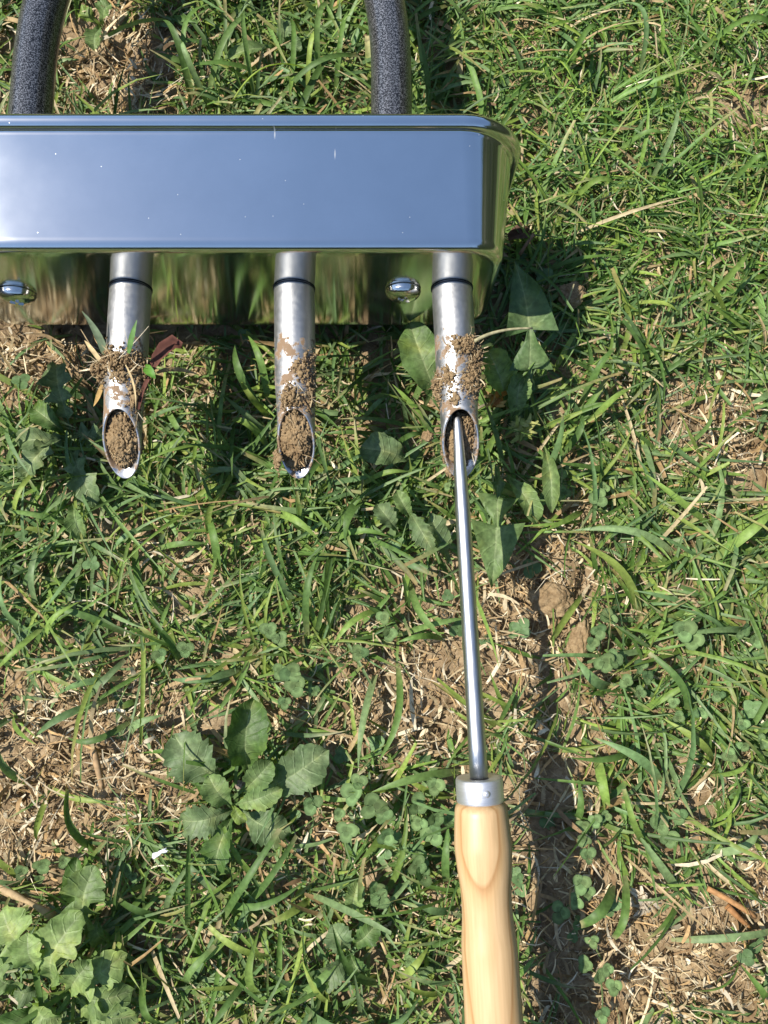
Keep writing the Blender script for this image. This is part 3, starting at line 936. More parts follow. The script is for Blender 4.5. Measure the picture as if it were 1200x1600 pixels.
def build_crumbs():
    cand = 80000
    x = RNG.uniform(-.5, .5, cand); y = RNG.uniform(-.56, .56, cand)
    b = bare(x, y)
    keep = RNG.random(cand) < np.clip(b - .15, 0, 1) * .75 + .02
    x, y = x[keep], y[keep]
    n = len(x)
    r = np.clip(RNG.lognormal(np.log(.0011), .5, n), .0005, .0045)
    P = np.stack([x, y, ground_h(x, y) + r * .35], -1)
    ok = ~blocked(P); P, r = P[ok], r[ok]
    V, F = crumbs(P, r, RNG)
    tag(link('soil_crumbs', mesh_np('soil_crumbs', V, None, MAT_SOIL, None, False, F)),
        'small crumbs and clods of dry brown soil', 'soil', kind='stuff')
    print('crumbs', len(P))
build_crumbs()

# ------------------------------------------------------------------ broad-leaved weeds
def leaf_mesh(name, a, b, prof, half, rise, color, roll=0.0, curl=0.0, teeth=0.0, wav=.0, bend=0.0, rows=30, vein=(.30, .36, .17), zs=None, sweep=0.0):
    """a leaf from a to b (world points, relative to the plant); prof: half-width table over t"""
    a = Vector(a); b = Vector(b)
    us = [-1, -.6, -.06, 0, .06, .6, 1]
    per = Vector((-(b - a).y, (b - a).x, 0))
    tt = sorted(set([round(i / rows, 4) for i in range(rows + 1)] + [round(p[0], 4) for p in prof]))
    n = len(tt)
    pt = [p[0] for p in prof]; pw = [p[1] for p in prof]
    ctr = []
    for t in tt:
        p = a.lerp(b, t) + per * bend * math.sin(math.pi * t)
        p.z += math.sin(math.pi * min(1, t)) * rise
        ctr.append(p)
    ph = random.uniform(0, 6.3)
    L = (b - a).length
    V = []; C = []
    col = np.array(color); vein = np.array(vein)
    for j, t in enumerate(tt):
        tg = (ctr[min(j + 1, n - 1)] - ctr[max(j - 1, 0)]).normalized()
        s = Vector((0, 0, 1)).cross(tg).normalized()
        nn = tg.cross(s)
        sv = s * math.cos(roll) + nn * math.sin(roll); nv = nn * math.cos(roll) - s * math.sin(roll)
        w0 = float(np.interp(t, pt, pw)) * half
        for u in us:
            k = 1.0
            if teeth and abs(u) > .9:
                k = 1 + teeth * ((t * 9 + (0 if u > 0 else .4)) % 1 - .5)
            w = max(w0 * k, .0004)
            off = nv * (w * (curl * u * u) + half * wav * math.sin(t * 17 + ph + u * 1.5) * u * u)
            back = -tg * (sweep * abs(u) * w)
            V.append(ctr[j] + sv * (w * u) + off + back + nv * (.0012 * abs(u) if abs(u) < .1 else .0012))
            v = 1.0 if abs(u) < .03 else (.35 if abs(u) < .1 else 0)
            side = .92 + .12 * math.sin(t * 40 + u * 6)
            C.append(col * side * (1 - v) + vein * v)
    m = len(us)
    idx = np.arange(n * m).reshape(n, m)
    Q = np.stack([idx[:-1, :-1], idx[:-1, 1:], idx[1:, 1:], idx[1:, :-1]], -1)
    me = mesh_np(name, np.array([v[:] for v in V]), Q, MAT_WEED, np.array(C))
    lp = me.color_attributes.new('leafpos', 'FLOAT_COLOR', 'POINT')
    arr = np.array([(t, abs(u), 0, 1) for t in tt for u in us], dtype=np.float32)
    lp.data.foreach_set('color', arr.ravel())
    return me

OVAL = [(0, .10), (.12, .16), (.25, .42), (.45, .85), (.62, 1.0), (.8, .86), (.92, .5), (1, .04)]
LANCE = [(0, .14), (.15, .3), (.35, .72), (.55, 1.0), (.75, .9), (.9, .5), (1, .04)]
DANDEL = [(0, .07), (.16, .07), (.19, .30), (.26, .16), (.30, .10), (.34, .80), (.40, .55), (.47, .20), (.53, .12), (.56, 1.0), (.62, .92), (.75, .62), (.9, .25), (1, .02)]
LOBED = [(0, .10), (.14, .12), (.2, .52), (.25, .40), (.30, .20), (.36, .22), (.40, .90), (.46, .72), (.53, .36), (.58, .40), (.63, 1.0), (.70, .88), (.74, .70), (.80, .84), (.88, .62), (.91, .48), (.95, .42), (1, .05)]
PG = (.175, .255, .085); DG = (.095, .170, .042); BG = (.250, .345, .110); GG = (.155, .220, .095); YG = (.21, .29, .06)

def weed(name, label, cat, center, leaves, group=None):
    c = at(center[0], center[1], .004); c.z = gh(c.x, c.y)
    root = thing(name, label, cat, c, group)
    for (bx, by, tx, ty, hwpx, prof, color, zb, zt, rise, roll, curl, teeth, bend, sweep) in leaves:
        a = at(bx, by, zb) - c; b = at(tx, ty, zt) - c
        me = leaf_mesh('leaf', a, b, prof, hwpx * .445 / FPX, rise, np.array(color) * random.uniform(.9, 1.1), roll, curl * random.uniform(.4, 1.9), teeth * random.uniform(.7, 1.4), .20, bend + random.uniform(-.05, .05), sweep=sweep)
        link('leaf', me, root)
    return root

def LF(bx, by, tx, ty, hw_, prof=OVAL, color=PG, zb=.012, zt=.016, rise=.008, roll=0., curl=.2, teeth=.25, bend=0., sweep=0.):
    return (bx, by, tx, ty, hw_, prof, color, zb, zt, rise, roll, curl, teeth, bend, sweep)

weed('rosette_weed', 'flat rosette weed with toothed oval leaves on bare straw, left of centre near the bottom', 'weed', (372, 1250), [
    LF(388, 1205, 396, 1092, 29, LANCE, DG, .014, .026, .012, .25, .35, .15),
    LF(352, 1222, 272, 1148, 36, OVAL, GG, .010, .016, .006, .0, .12, .3),
    LF(408, 1238, 512, 1172, 32, OVAL, GG, .012, .018, .008, -.1, .2, .25),
    LF(362, 1258, 326, 1212, 20, OVAL, PG, .018, .026, .005, .1, .3, .2),
    LF(384, 1232, 424, 1190, 19, OVAL, PG, .018, .026, .006, .0, .35, .2),
    LF(368, 1256, 440, 1232, 17, OVAL, PG, .020, .026, .006, .0, .3, .3),
    LF(364, 1264, 286, 1282, 24, OVAL, GG, .014, .018, .008, .0, .2, .3),
    LF(376, 1266, 452, 1300, 26, OVAL, GG, .010, .012, .006, .0, .15, .2),
    LF(364, 1272, 336, 1360, 21, LANCE, DG, .014, .016, .010, .2, .3, .2),
    LF(366, 1258, 384, 1282, 9, LANCE, YG, .018, .024, .004, .0, .3, .0)])
weed('lobed_weed', 'pale green weed with many broad lobed leaves in the bottom left corner', 'weed', (70, 1545), [
    LF(66, 1500, 4, 1422, 40, LOBED, BG, .018, .030, .010, .0, .25, .1),
    LF(62, 1512, 44, 1456, 22, OVAL, BG, .030, .040, .006, .0, .3, .2),
    LF(88, 1540, 128, 1425, 34, LOBED, BG, .022, .034, .012, -.2, .25, .1, .06),
    LF(110, 1545, 142, 1500, 20, OVAL, BG, .026, .034, .006, .0, .35, .2),
    LF(110, 1545, 198, 1490, 28, LOBED, BG, .018, .024, .010, .1, .3, .1),
    LF(140, 1455, 148, 1352, 32, LOBED, PG, .016, .026, .008, .05, .2, .1),
    LF(150, 1430, 120, 1340, 17, OVAL, DG, .012, .018, .008, .0, .3, .1),
    LF(155, 1430, 166, 1470, 13, OVAL, PG, .014, .014, .006, .0, .2, .1),
    LF(40, 1540, -10, 1500, 26, LOBED, PG, .022, .030, .008, .0, .3, .1),
    LF(60, 1560, 95, 1590, 24, OVAL, BG, .026, .032, .008, .2, .3, .15),
    LF(60, 1570, 12, 1600, 24, LANCE, DG, .022, .022, .010, .0, .3, .1),
    LF(120, 1560, 215, 1590, 24, LOBED, BG, .018, .020, .010, .0, .3, .1),
    LF(120, 1550, 208, 1545, 22, OVAL, PG, .016, .020, .010, .0, .3, .2),
    LF(85, 1575, 70, 1640, 26, LANCE, BG, .026, .026, .010, .0, .3, .15),
    LF(66, 1540, 30, 1545, 16, OVAL, GG, .018, .020, .006, .0, .3, .2)])
weed('dandelion', 'dandelion with arrow-shaped leaves beside the rightmost tine and the pick shaft', 'weed', (780, 690), [
    LF(818, 655, 803, 405, 41, DANDEL, (.125, .20, .075), .014, .046, .010, .0, .12, .0, -.02, .35),
    LF(776, 728, 768, 918, 40, DANDEL, PG, .014, .022, .012, .0, .15, .0, .01, .35),
    LF(690, 640, 640, 505, 33, LANCE, (.125, .20, .06), .010, .026, .010, .0, .1, .05),
    LF(795, 640, 762, 548, 26, OVAL, YG, .016, .030, .008, .2, .3, .1),
    LF(800, 660, 815, 580, 18, LANCE, PG, .014, .028, .006, .0, .3, .1),
    LF(640, 720, 565, 700, 25, OVAL, GG, .012, .022, .008, .0, .25, .1),
    LF(850, 700, 862, 800, 13, LANCE, PG, .012, .022, .010, .25, .3, .05),
    LF(790, 745, 838, 818, 16, LANCE, PG, .010, .014, .008, .0, .3, .1),
    LF(700, 880, 668, 800, 17, LANCE, GG, .010, .030, .006, .5, .2, .25)])
weed('dull_weed', 'dull grey-green lobed weed in shade left of the leftmost tine', 'weed', (105, 690), [
    LF(112, 668, 88, 570, 26, LOBED, GG, .012, .018, .008, .0, .2, .1),
    LF(110, 680, 40, 745, 22, LOBED, GG, .010, .016, .008, .0, .2, .1),
    LF(112, 690, 150, 790, 24, LOBED, GG, .008, .012, .008, .0, .2, .1),
    LF(105, 680, 55, 640, 18, OVAL, DG, .010, .014, .008, .0, .2, .1),
    LF(118, 680, 165, 690, 20, LOBED, GG, .008, .012, .006, .0, .2, .1),
    LF(105, 690, 30, 690, 18, OVAL, GG, .010, .012, .008, .0, .2, .1),
    LF(115, 790, 130, 840, 14, OVAL, PG, .010, .014, .006, .0, .3, .1)])
weed('seedling_weed', 'small three-leaved seedling on bare soil just right of the left grey handle tube', 'weed', (160, 50), [
    LF(160, 45, 148, 80, 14, OVAL, PG, .008, .014, .004), LF(162, 40, 172, 8, 15, OVAL, PG, .008, .016, .004), LF(156, 42, 125, 22, 13, OVAL, YG, .008, .014, .004)])
weed('seedling_weed', 'small broad-leaved seedling behind the tray in the long grass left of the right handle tube', 'weed', (440, 70), [
    LF(440, 75, 452, 40, 14, OVAL, GG, .012, .022, .005), LF(440, 75, 470, 80, 13, OVAL, GG, .010, .018, .005), LF(436, 78, 350, 95, 11, LANCE, PG, .010, .018, .006)])
weed('pointed_weed', 'grey-green leaf with a ragged pointed edge just left of the middle of the pick shaft', 'weed', (640, 850), [
    LF(640, 800, 676, 860, 16, LANCE, GG, .016, .024, .008, .4, .2, .3), LF(620, 830, 590, 790, 15, OVAL, GG, .014, .020, .006), LF(640, 810, 620, 770, 12, LANCE, PG, .014, .02, .006)])
weed('broad_weed', 'broad dark-leaved weed half sunk in grass, left of the lower wooden handle', 'weed', (540, 1470), [
    LF(545, 1480, 520, 1445, 20, OVAL, GG, .010, .016, .006), LF(552, 1475, 590, 1440, 0.1 + 16, OVAL, DG, .010, .016, .006), LF(540, 1490, 500, 1530, 18, OVAL, GG, .010, .014, .006),
    LF(550, 1420, 560, 1375, 14, LANCE, PG, .012, .018, .006), LF(545, 1485, 570, 1520, 14, OVAL, DG, .01, .014, .006)])

# ------------------------------------------------------------------ clover
def leaflet_mesh(k):
    rr = random.Random(k)
    n = 12; V = [(0, 0, 0)]; C = [(.14, .2, .10)]
    out = []
    for i in range(n + 1):
        t = i / n
        a = math.pi * (t - .5) * 1.62
        r = 1.0 * (math.cos(a * .55) ** .6) * (1 - .10 * math.exp(-(a / .22) ** 2))
        out.append((math.cos(a) * r * .62 + .42, math.sin(a) * .55 * (1 + rr.uniform(-.04, .04)), .10 * abs(math.sin(a)) + rr.uniform(-.02, .02)))
    rings = []
    V = []; C = []
    base = np.array((.135, .222, .086)) * rr.uniform(.72, 1.3) * np.array((rr.uniform(.9, 1.2), 1, 1))
    for f in (.06, .4, .62, 1.0):
        for p in out:
            V.append((p[0] * f, p[1] * f, p[2] * f * f + .03 * math.sin(f * 3)))
            c = base * (1.6 if .5 < f < .7 else 1.0)
            C.append(c)
    m = n + 1
    idx = np.arange(4 * m).reshape(4, m)
    Q = np.stack([idx[:-1, :-1], idx[:-1, 1:], idx[1:, 1:], idx[1:, :-1]], -1)
    return mesh_np('leaflet', np.array(V), Q, MAT_LEAF, np.array(C))
LEAFLETS = [leaflet_mesh(k) for k in range(10)]

def stalk_mesh(name, a, b, r, color, mat):
    V = []; seg = 5; rows = 5
    a = Vector(a); b = Vector(b)
    for j in range(rows):
        t = j / (rows - 1)
        p = a.lerp(b, t) ; p.z = a.z + (b.z - a.z) * math.sin(t * math.pi / 2)
        for k in range(seg):
            an = 2 * math.pi * k / seg
            V.append((p.x + r * math.cos(an), p.y + r * math.sin(an), p.z + r * .5 * math.sin(an)))
    idx = np.arange(rows * seg).reshape(rows, seg)
    Q = np.stack([idx[:-1], np.roll(idx[:-1], -1, 1), np.roll(idx[1:], -1, 1), idx[1:]], -1)
    return mesh_np(name, np.array(V), Q, mat, np.tile(np.array(color), (rows * seg, 1)))

def clover(px, py, leaves, label):
    c = at(px, py, .004); c.z = gh(c.x, c.y)
    root = thing('clover_plant', label, 'clover', c, 'clover plants in the lawn')
    for (lx, ly, size, z) in leaves:
        p = at(lx, ly, z) - c
        st = link('leaf_stalk', stalk_mesh('leaf_stalk', (random.uniform(-.003, .003), random.uniform(-.003, .003), .001), p, .0005, (.16, .22, .08), MAT_LEAF), root)
        az = random.uniform(0, 6.28); tl = random.uniform(-.5, .5), random.uniform(-.5, .5); ls = random.uniform(.70, 1.15)
        for k in range(3):
            o = link('leaflet', random.choice(LEAFLETS), st)
            o.matrix_parent_inverse = Matrix.Identity(4)
            s = size * .42 / FPX * ls * random.uniform(.88, 1.1)
            M = Matrix.Translation(p) @ Matrix.Rotation(tl[0], 4, 'X') @ Matrix.Rotation(tl[1], 4, 'Y') @ Matrix.Rotation(az + k * 2.094 + random.uniform(-.12, .12), 4, 'Z') @ Matrix.Rotation(random.uniform(-.6, .1), 4, 'Y') @ Matrix.Scale(s, 4)
            o.matrix_local = M

clover(580, 1262, [(560, 1222, 19, .022), (583, 1258, 25, .024), (552, 1240, 20, .02), (600, 1268, 22, .022)], 'largest clover, overlapping round leaflets on straw left of the ferrule')
clover(485, 1290, [(486, 1255, 17, .024)], 'single clover leaf on a tall pale stalk right of the rosette weed')
clover(548, 1310, [(542, 1298, 17, .018), (530, 1272, 14, .016)], 'small clover just below the largest clover on straw')
clover(605, 1315, [(603, 1306, 20, .018), (628, 1320, 14, .016)], 'clover between the largest clover and the top of the wooden handle')
clover(675, 1270, [(652, 1258, 20, .018), (680, 1276, 21, .022), (680, 1228, 18, .016), (655, 1284, 17, .014), (678, 1302, 18, .014), (700, 1284, 16, .012)], 'leafy clover clump hugging the left side of the wooden handle top')
clover(655, 1370, [(652, 1352, 17, .02), (660, 1368, 19, .018), (654, 1332, 14, .015)], 'clover left of the wooden handle waist')
clover(590, 1405, [(587, 1392, 16, .018), (594, 1404, 16, .018)], 'small clover standing by dry stalks in the lower middle')
clover(660, 1520, [(661, 1516, 18, .016), (640, 1500, 14, .014)], 'clover deep in grass left of the lowest visible part of the wooden handle')
clover(450, 1075, [(455, 1050, 17, .022), (462, 1072, 18, .02), (445, 1098, 17, .022), (438, 1048, 14, .016), (490, 1080, 14, .014)], 'bluish clover with folded leaflets above the rosette weed')
clover(435, 990, [(438, 998, 18, .016), (420, 985, 14, .016)], 'clover in grass at mid height, left of the bare middle patch')
clover(600, 1000, [(608, 990, 14, .014), (600, 965, 14, .016), (562, 1020, 15, .014)], 'clover by crossing grass blades left of the pick shaft')
clover(950, 1035, [(944, 1036, 18, .018), (960, 1030, 20, .018), (934, 985, 19, .016), (950, 965, 17, .016), (925, 1005, 15, .014)], 'broad clover clump at the right edge of the bare soil right of the shaft')
clover(1005, 1050, [(1000, 1040, 16, .018), (1010, 1058, 15, .016), (980, 1066, 15, .014), (1000, 1082, 13, .014)], 'clover right of the broad clump beside the bare soil')
clover(1080, 990, [(1068, 985, 20, .018), (1082, 1000, 18, .016), (1160, 985, 18, .016), (1180, 1000, 17, .014)], 'clover under arching grass at the right edge, level with the bare soil')
clover(1055, 1110, [(1052, 1098, 14, .018), (1060, 1120, 14, .016), (1095, 1112, 14, .016), (1122, 1085, 16, .016)], 'clover among blades in the right-hand lawn below the soil patch')
clover(1155, 1150, [(1160, 1132, 14, .018), (1162, 1165, 13, .016), (1140, 1180, 14, .014), (1190, 1160, 14, .014)], 'clover nearest the right edge, level with the ferrule')
clover(920, 1300, [(930, 1282, 16, .016), (912, 1290, 15, .014), (912, 1310, 14, .014), (918, 1336, 15, .014), (945, 1275, 13, .014)], 'clover along the shadow edge right of the wooden handle top')
clover(905, 1400, [(908, 1380, 18, .014), (900, 1408, 16, .014), (918, 1395, 14, .012), (875, 1425, 16, .012)], 'clover right of the wooden handle waist at the shadow edge')
clover(945, 1520, [(948, 1512, 16, .016), (960, 1542, 20, .018), (935, 1525, 14, .014), (915, 1508, 16, .014), (925, 1470, 15, .012), (940, 1585, 15, .014)], 'large clover clump on bare soil right of the lowest visible part of the handle')
clover(1035, 1300, [(1030, 1288, 18, .014), (1045, 1310, 16, .014), (1062, 1275, 15, .014)], 'clover by a long diagonal blade in the lower right')
clover(40, 1360, [(34, 1362, 13, .012), (66, 1350, 16, .014), (100, 1345, 14, .014), (62, 1372, 11, .01)], 'small blue-green clover on straw above the lobed corner weed')
clover(205, 1365, [(200, 1358, 13, .014), (208, 1370, 12, .014), (182, 1330, 12, .012)], 'small clover left of the white chip')
clover(725, 770, [(700, 760, 14, .016), (730, 820, 14, .014)], 'clover half hidden by the pick shaft below its tip')
clover(865, 760, [(872, 745, 17, .014), (880, 770, 16, .014), (850, 780, 15, .014)], 'clover in shade right of the dandelion')
clover(935, 770, [(935, 778, 17, .016), (945, 762, 14, .014)], 'clover right of the shaded dandelion side, by tan straw')
clover(285, 1010, [(290, 1015, 15, .014), (250, 1025, 13, .012)], 'clover in the left lawn below the leftmost tine')

def build_clover_cover():
    """scattered leaflets too small and too many to tell apart"""
    n = 900
    x = RNG.uniform(-.5, .5, n * 3); y = RNG.uniform(-.56, .5, n * 3)
    px, py = to_px(x, y)
    pr_ = .25 + .75 * np.clip((py - 850) / 300, 0, 1) * np.clip((px - 420) / 200, 0, 1)
    k = (RNG.random(n * 3) < pr_ * .55) & (fbm(x * 16, y * 16, 88, 2) > .5)
    x, y = x[k][:n], y[k][:n]
    vb = []
    for me in LEAFLETS[:1]:
        v = np.zeros(len(me.vertices) * 3); me.vertices.foreach_get('co', v); vb = v.reshape(-1, 3)
        q = np.zeros(len(me.loops), dtype=np.int32); me.loops.foreach_get('vertex_index', q); qb = q.reshape(-1, 4)
    Vs = []; Cs = []; Qs = []; o = 0
    for i in range(len(x)):
        az = random.uniform(0, 6.28); s = random.uniform(.0035, .0062)
        p = Vector((x[i], y[i], gh(x[i], y[i]) + random.uniform(.004, .014)))
        T = Matrix.Translation(p) @ Matrix.Rotation(random.uniform(-.4, .4), 4, 'X') @ Matrix.Rotation(random.uniform(-.4, .4), 4, 'Y')
        col = np.array((.130, .215, .085)) * random.uniform(.75, 1.3)
        for k in range(3):
            M = np.array(T @ Matrix.Rotation(az + k * 2.094, 4, 'Z') @ Matrix.Scale(s, 4))
            Vs.append(vb @ M[:3, :3].T + M[:3, 3]); Cs.append(np.tile(col, (len(vb), 1))); Qs.append(qb + o); o += len(vb)
    V = np.concatenate(Vs).reshape(-1, len(vb), 3); C = np.concatenate(Cs).reshape(-1, len(vb), 3); Q = np.array(Qs)
    bad = blocked(V[:, -7]) | blocked(V[:, 0])
    keep = ~bad
    V, C = V[keep], C[keep]
    Q = qb[None] + (np.arange(len(V)) * len(vb))[:, None, None]
    tag(link('clover_cover', mesh_np('clover_cover', V, Q, MAT_LEAF, C)), 'tiny clover leaves scattered through the lawn', 'clover', kind='stuff')
build_clover_cover()

# ------------------------------------------------------------------ soil in and on the tines
def noisy_blob(center, radii, amp, freq, seed, rot=None):
    V = []
    for v in ICO5:
        p = Vector(v)
        d = 1 + amp * (mnoise.noise(p * freq + Vector((seed, 0, 0))) + .5 * mnoise.noise(p * freq * 2.3 + Vector((seed, 5, 0))) + .3 * mnoise.noise(p * freq * 5 + Vector((seed, 9, 0))))
        V.append((p.x * radii[0] * d, p.y * radii[1] * d, p.z * radii[2] * d))
    return np.array(V) + np.array(center), ICO5F

def rough_plug(center, radii, seed):
    """a compacted, torn core of soil: lumps, cracks and grains"""
    V = []
    o = Vector((seed * 3.7, 0, 0))
    for v in ICO6:
        p = Vector(v); q = Vector((p.x, p.y * 2.0, p.z)) + o
        d = 1 + .16 * mnoise.noise(q * 2.2) + .20 * (.4 - abs(mnoise.noise(q * 4.1))) + .13 * mnoise.noise(q * 9) + .07 * mnoise.noise(q * 19)
        cr = abs(mnoise.noise(q * 2.9 + Vector((7, 3, 1))))
        d -= .22 * max(0, .14 - cr) / .14
        V.append((p.x * radii[0] * d, p.y * radii[1] * d, p.z * radii[2] * d))
    return np.array(V) + np.array(center), ICO6F

def join(parts):
    Vs = []; Fs = []; o = 0
    for V, F in parts:
        V = np.asarray(V).reshape(-1, 3); Fs.append(np.asarray(F).reshape(-1, 3) + o); Vs.append(V); o += len(V)
    return np.concatenate(Vs), np.concatenate(Fs)

def tine_point(k, s, ang, lift=0.0):
    """local point on tine k at distance s from the plate; ang 90 deg faces up"""
    x0, x1 = TINES[k]
    r = tine_r(s) + lift
    return np.array((x0 + (x1 - x0) / .098 * s + r * math.cos(ang), -s, TINE_Z + r * math.sin(ang)))

def fibre_mesh(P0, rng, n, spread, length, width, cols=STRAW, up=.3):
    n = int(n)
    P = np.array([P0[rng.integers(0, len(P0))] for _ in range(n)]) + rng.normal(0, spread, (n, 3))
    az = rng.uniform(0, 2 * np.pi, n)
    ph0 = np.radians(rng.uniform(40, 120, n)); ph1 = np.radians(rng.uniform(50, 140, n))
    V = ribbons(P, az, ph0, ph1, np.clip(rng.lognormal(np.log(length), .45, n), .002, .03), np.full(n, width) * rng.uniform(.5, 1.5, n), 6, None,
                rng.normal(0, 1.2, n), np.full(n, .5), 2, 1.0, None, rng.normal(0, 1.5, n))
    C = (cols[rng.integers(0, len(cols), n)] * rng.uniform(.6, 1.0, n)[:, None])[:, None, None, :].repeat(6, 1).repeat(2, 2)
    return mesh_np('root_fibres', V, ribbon_quads(n, 6, 2), MAT_STRAW, C)

def soil_plug(k, label, s0, s1, zt, seed):
    rng = np.random.default_rng(seed)
    x0, x1 = TINES[k]
    sm = (s0 + s1) / 2; xm = x0 + (x1 - x0) / .098 * sm
    parts = [rough_plug((xm, -sm, zt - .0058), (.0086, (s1 - s0) / 2, .0072), seed)]
    n = 330
    u = rng.uniform(-1, 1, (n, 2)); u = u[(u ** 2).sum(1) < 1]
    P = np.stack([xm + u[:, 0] * .0080, -sm + u[:, 1] * (s1 - s0) / 2 * .97, zt + .0005 - .0030 * (u ** 2).sum(1) + rng.normal(0, .0006, len(u)) - u[:, 1] * 0], -1)
    # the cut of the tube slopes towards the tip: the plug's face follows it
    P[:, 2] += (-P[:, 1] - sm) * -.34
    V0, F0 = parts[0]
    V0[:, 2] += (-V0[:, 1] - sm) * -.34
    r = np.clip(rng.lognormal(np.log(.00055), .5, len(u)), .00025, .0018)
    parts.append(crumbs(P, r, rng))
    V, F = join(parts)
    o = link('soil_plug', mesh_np('soil_plug', V, None, MAT_SOIL, None, False, F))
    o.matrix_world = AER_M
    tag(o, label, 'soil', 'soil plugs in the tines')
    link('root_fibres', fibre_mesh(P, rng, 26, .0006, .006, .0004), o)['kind'] = 'stuff'
    return o
def lip_z(s):      # height of the cut face above the tine axis at distance s
    return TINE_Z + .0095 * ((T_TOP + T_BOT) / 2 - s) / ((T_BOT - T_TOP) / 2)
soil_plug(1, 'brown soil plug filling the scoop of the leftmost tine in view', .0640, .0915, lip_z(.0777) - .0004, 21)
soil_plug(2, 'brown soil plug heaped in the scoop of the middle tine in view', .0630, .0930, lip_z(.0777) + .0008, 22)
soil_plug(3, 'darker broken soil plug pierced by the pick in the rightmost tine', .0650, .0950, lip_z(.0800) - .0036, 23)

def soil_clump(k, label, spots, seed, fibres, flen):
    """spots: (s, angle in degrees, spread along, spread around in degrees, count, lift)"""
    rng = np.random.default_rng(seed)
    P = []; R = []
    for (s, a, ds, da, n, lift) in spots:
        for _ in range(int(n * 3.4)):
            ss = s + rng.normal(0, ds); aa = math.radians(a + rng.normal(0, da))
            q = math.exp(-(((ss - s) / ds) ** 2 + ((math.degrees(aa) - a) / da) ** 2) / 3)
            P.append(tine_point(k, ss, aa, rng.random() * lift * q + .0001))
            R.append(min(.0020, rng.lognormal(math.log(.00042), .55)) * (.6 + .5 * q))
    P = np.array(P); R = np.array(R)
    parts = [crumbs(P, R, rng, jag=.42, squash=1.0)]
    LP = []; LR = []
    for (s, a, ds, da, n, lift) in spots:
        for _ in range(max(3, int(n / 12))):
            LP.append(tine_point(k, s + rng.normal(0, ds * .55), math.radians(a + rng.normal(0, da * .55)), lift * .15 * rng.random()))
            LR.append(rng.uniform(.0007, .0017))
    parts.append(crumbs(np.array(LP), np.array(LR), rng, ICO2, ICO2F, jag=.20, squash=.8))
    V, F = join(parts)
    o = link('soil_clump', mesh_np('soil_clump', V, None, MAT_SOIL, None, False, F))
    o.matrix_world = AER_M
    tag(o, label, 'soil', 'soil stuck on the tines')
    if fibres:
        link('root_fibres', fibre_mesh(P, rng, fibres, .0008, flen, .00045), o)['kind'] = 'stuff'
    return o

c1 = soil_clump(1, 'crumbly soil collar with roots and grass round the leftmost tine in view',
           [(.042, 90, .0035, 38, 210, .004), (.044, 165, .004, 22, 150, .006), (.045, 20, .004, 25, 130, .005), (.050, 80, .002, 16, 35, .0015), (.060, 40, .004, 14, 70, .002)], 31, 130, .008)
soil_clump(2, 'brown soil smear running down the middle tine in view to its scoop',
           [(.046, 70, .004, 18, 40, .0010), (.061, 100, .0030, 16, 150, .0032), (.056, 35, .005, 12, 80, .0018), (.041, 30, .004, 14, 18, .001), (.090, 170, .003, 14, 60, .002)], 32, 35, .008)
soil_clump(3, 'fuzzy soil and root lump on the side of the rightmost tine above the pick',
           [(.034, 62, .0025, 22, 190, .004), (.036, 25, .004, 16, 150, .004), (.046, 40, .006, 16, 190, .0025), (.053, 55, .003, 22, 130, .002), (.050, 120, .003, 12, 40, .001), (.053, 165, .004, 14, 90, .003), (.060, 110, .002, 10, 25, .001)], 33, 90, .006)

# green blades and dead leaf caught in the soil collar
def strip(name, pts, w, color, mat, parent=None, label=None, fold=.3, taper=.95):
    n = len(pts); V = []; C = []
    P = [Vector(p) for p in pts]
    for j, p in enumerate(P):
        t = j / (n - 1)
        tg = (P[min(j + 1, n - 1)] - P[max(j - 1, 0)]).normalized()
        s = tg.cross(Vector((0, 0, 1))).normalized(); nn = s.cross(tg)
        ww = w / 2 * min(1, .5 + 2 * t) * (1 - max(0, (t - .45) / .55) ** 1.6 * taper)
        for u in (-1, 0, 1):
            V.append(p + s * ww * u + nn * ww * fold * abs(u)); C.append(np.array(color) * (1.1 if u == 0 else 1))
    idx = np.arange(n * 3).reshape(n, 3)
    Q = np.stack([idx[:-1, :-1], idx[:-1, 1:], idx[1:, 1:], idx[1:, :-1]], -1)
    return link(name, mesh_np(name, np.array([v[:] for v in V]), Q, mat, np.array(C)), parent)

AI = AER_M.inverted()
def loc_at(px, py, z): return AI @ at(px, py, z - .0115)
def curve3(a, b, c, n=9):
    a, b, c = Vector(a), Vector(b), Vector(c)
    return [(a * (1 - t) ** 2 + b * 2 * t * (1 - t) + c * t * t) for t in [i / (n - 1) for i in range(n)]]
strip('grass_blade', curve3(loc_at(168, 566, .086), loc_at(160, 525, .094), loc_at(128, 486, .100)), .0038, (.20, .26, .15), MAT_GRASS, c1)
strip('grass_blade', curve3(loc_at(201, 552, .098), loc_at(206, 525, .104), loc_at(214, 500, .106)), .0028, (.12, .24, .06), MAT_GRASS, c1)
strip('grass_blade', curve3(loc_at(226, 572, .090), loc_at(234, 580, .094), loc_at(243, 592, .092)), .0045, (.10, .24, .03), MAT_GRASS, c1)
strip('straw', curve3(loc_at(196, 570, .099), loc_at(214, 600, .101), loc_at(212, 640, .0985)), .0010, (.5, .38, .2), MAT_STRAW, c1)
strip('straw', curve3(loc_at(165, 575, .09), loc_at(140, 540, .094), loc_at(132, 532, .088)), .0022, (.5, .38, .2), MAT_STRAW, c1)
strip('straw', curve3(loc_at(160, 572, .085), loc_at(140, 578, .082), loc_at(122, 580, .08)), .0012, (.62, .5, .34), MAT_STRAW, c1)
strip('straw', curve3(loc_at(245, 583, .080), loc_at(270, 570, .076), loc_at(312, 586, .066)), .0026, (.45, .32, .16), MAT_STRAW, c1)
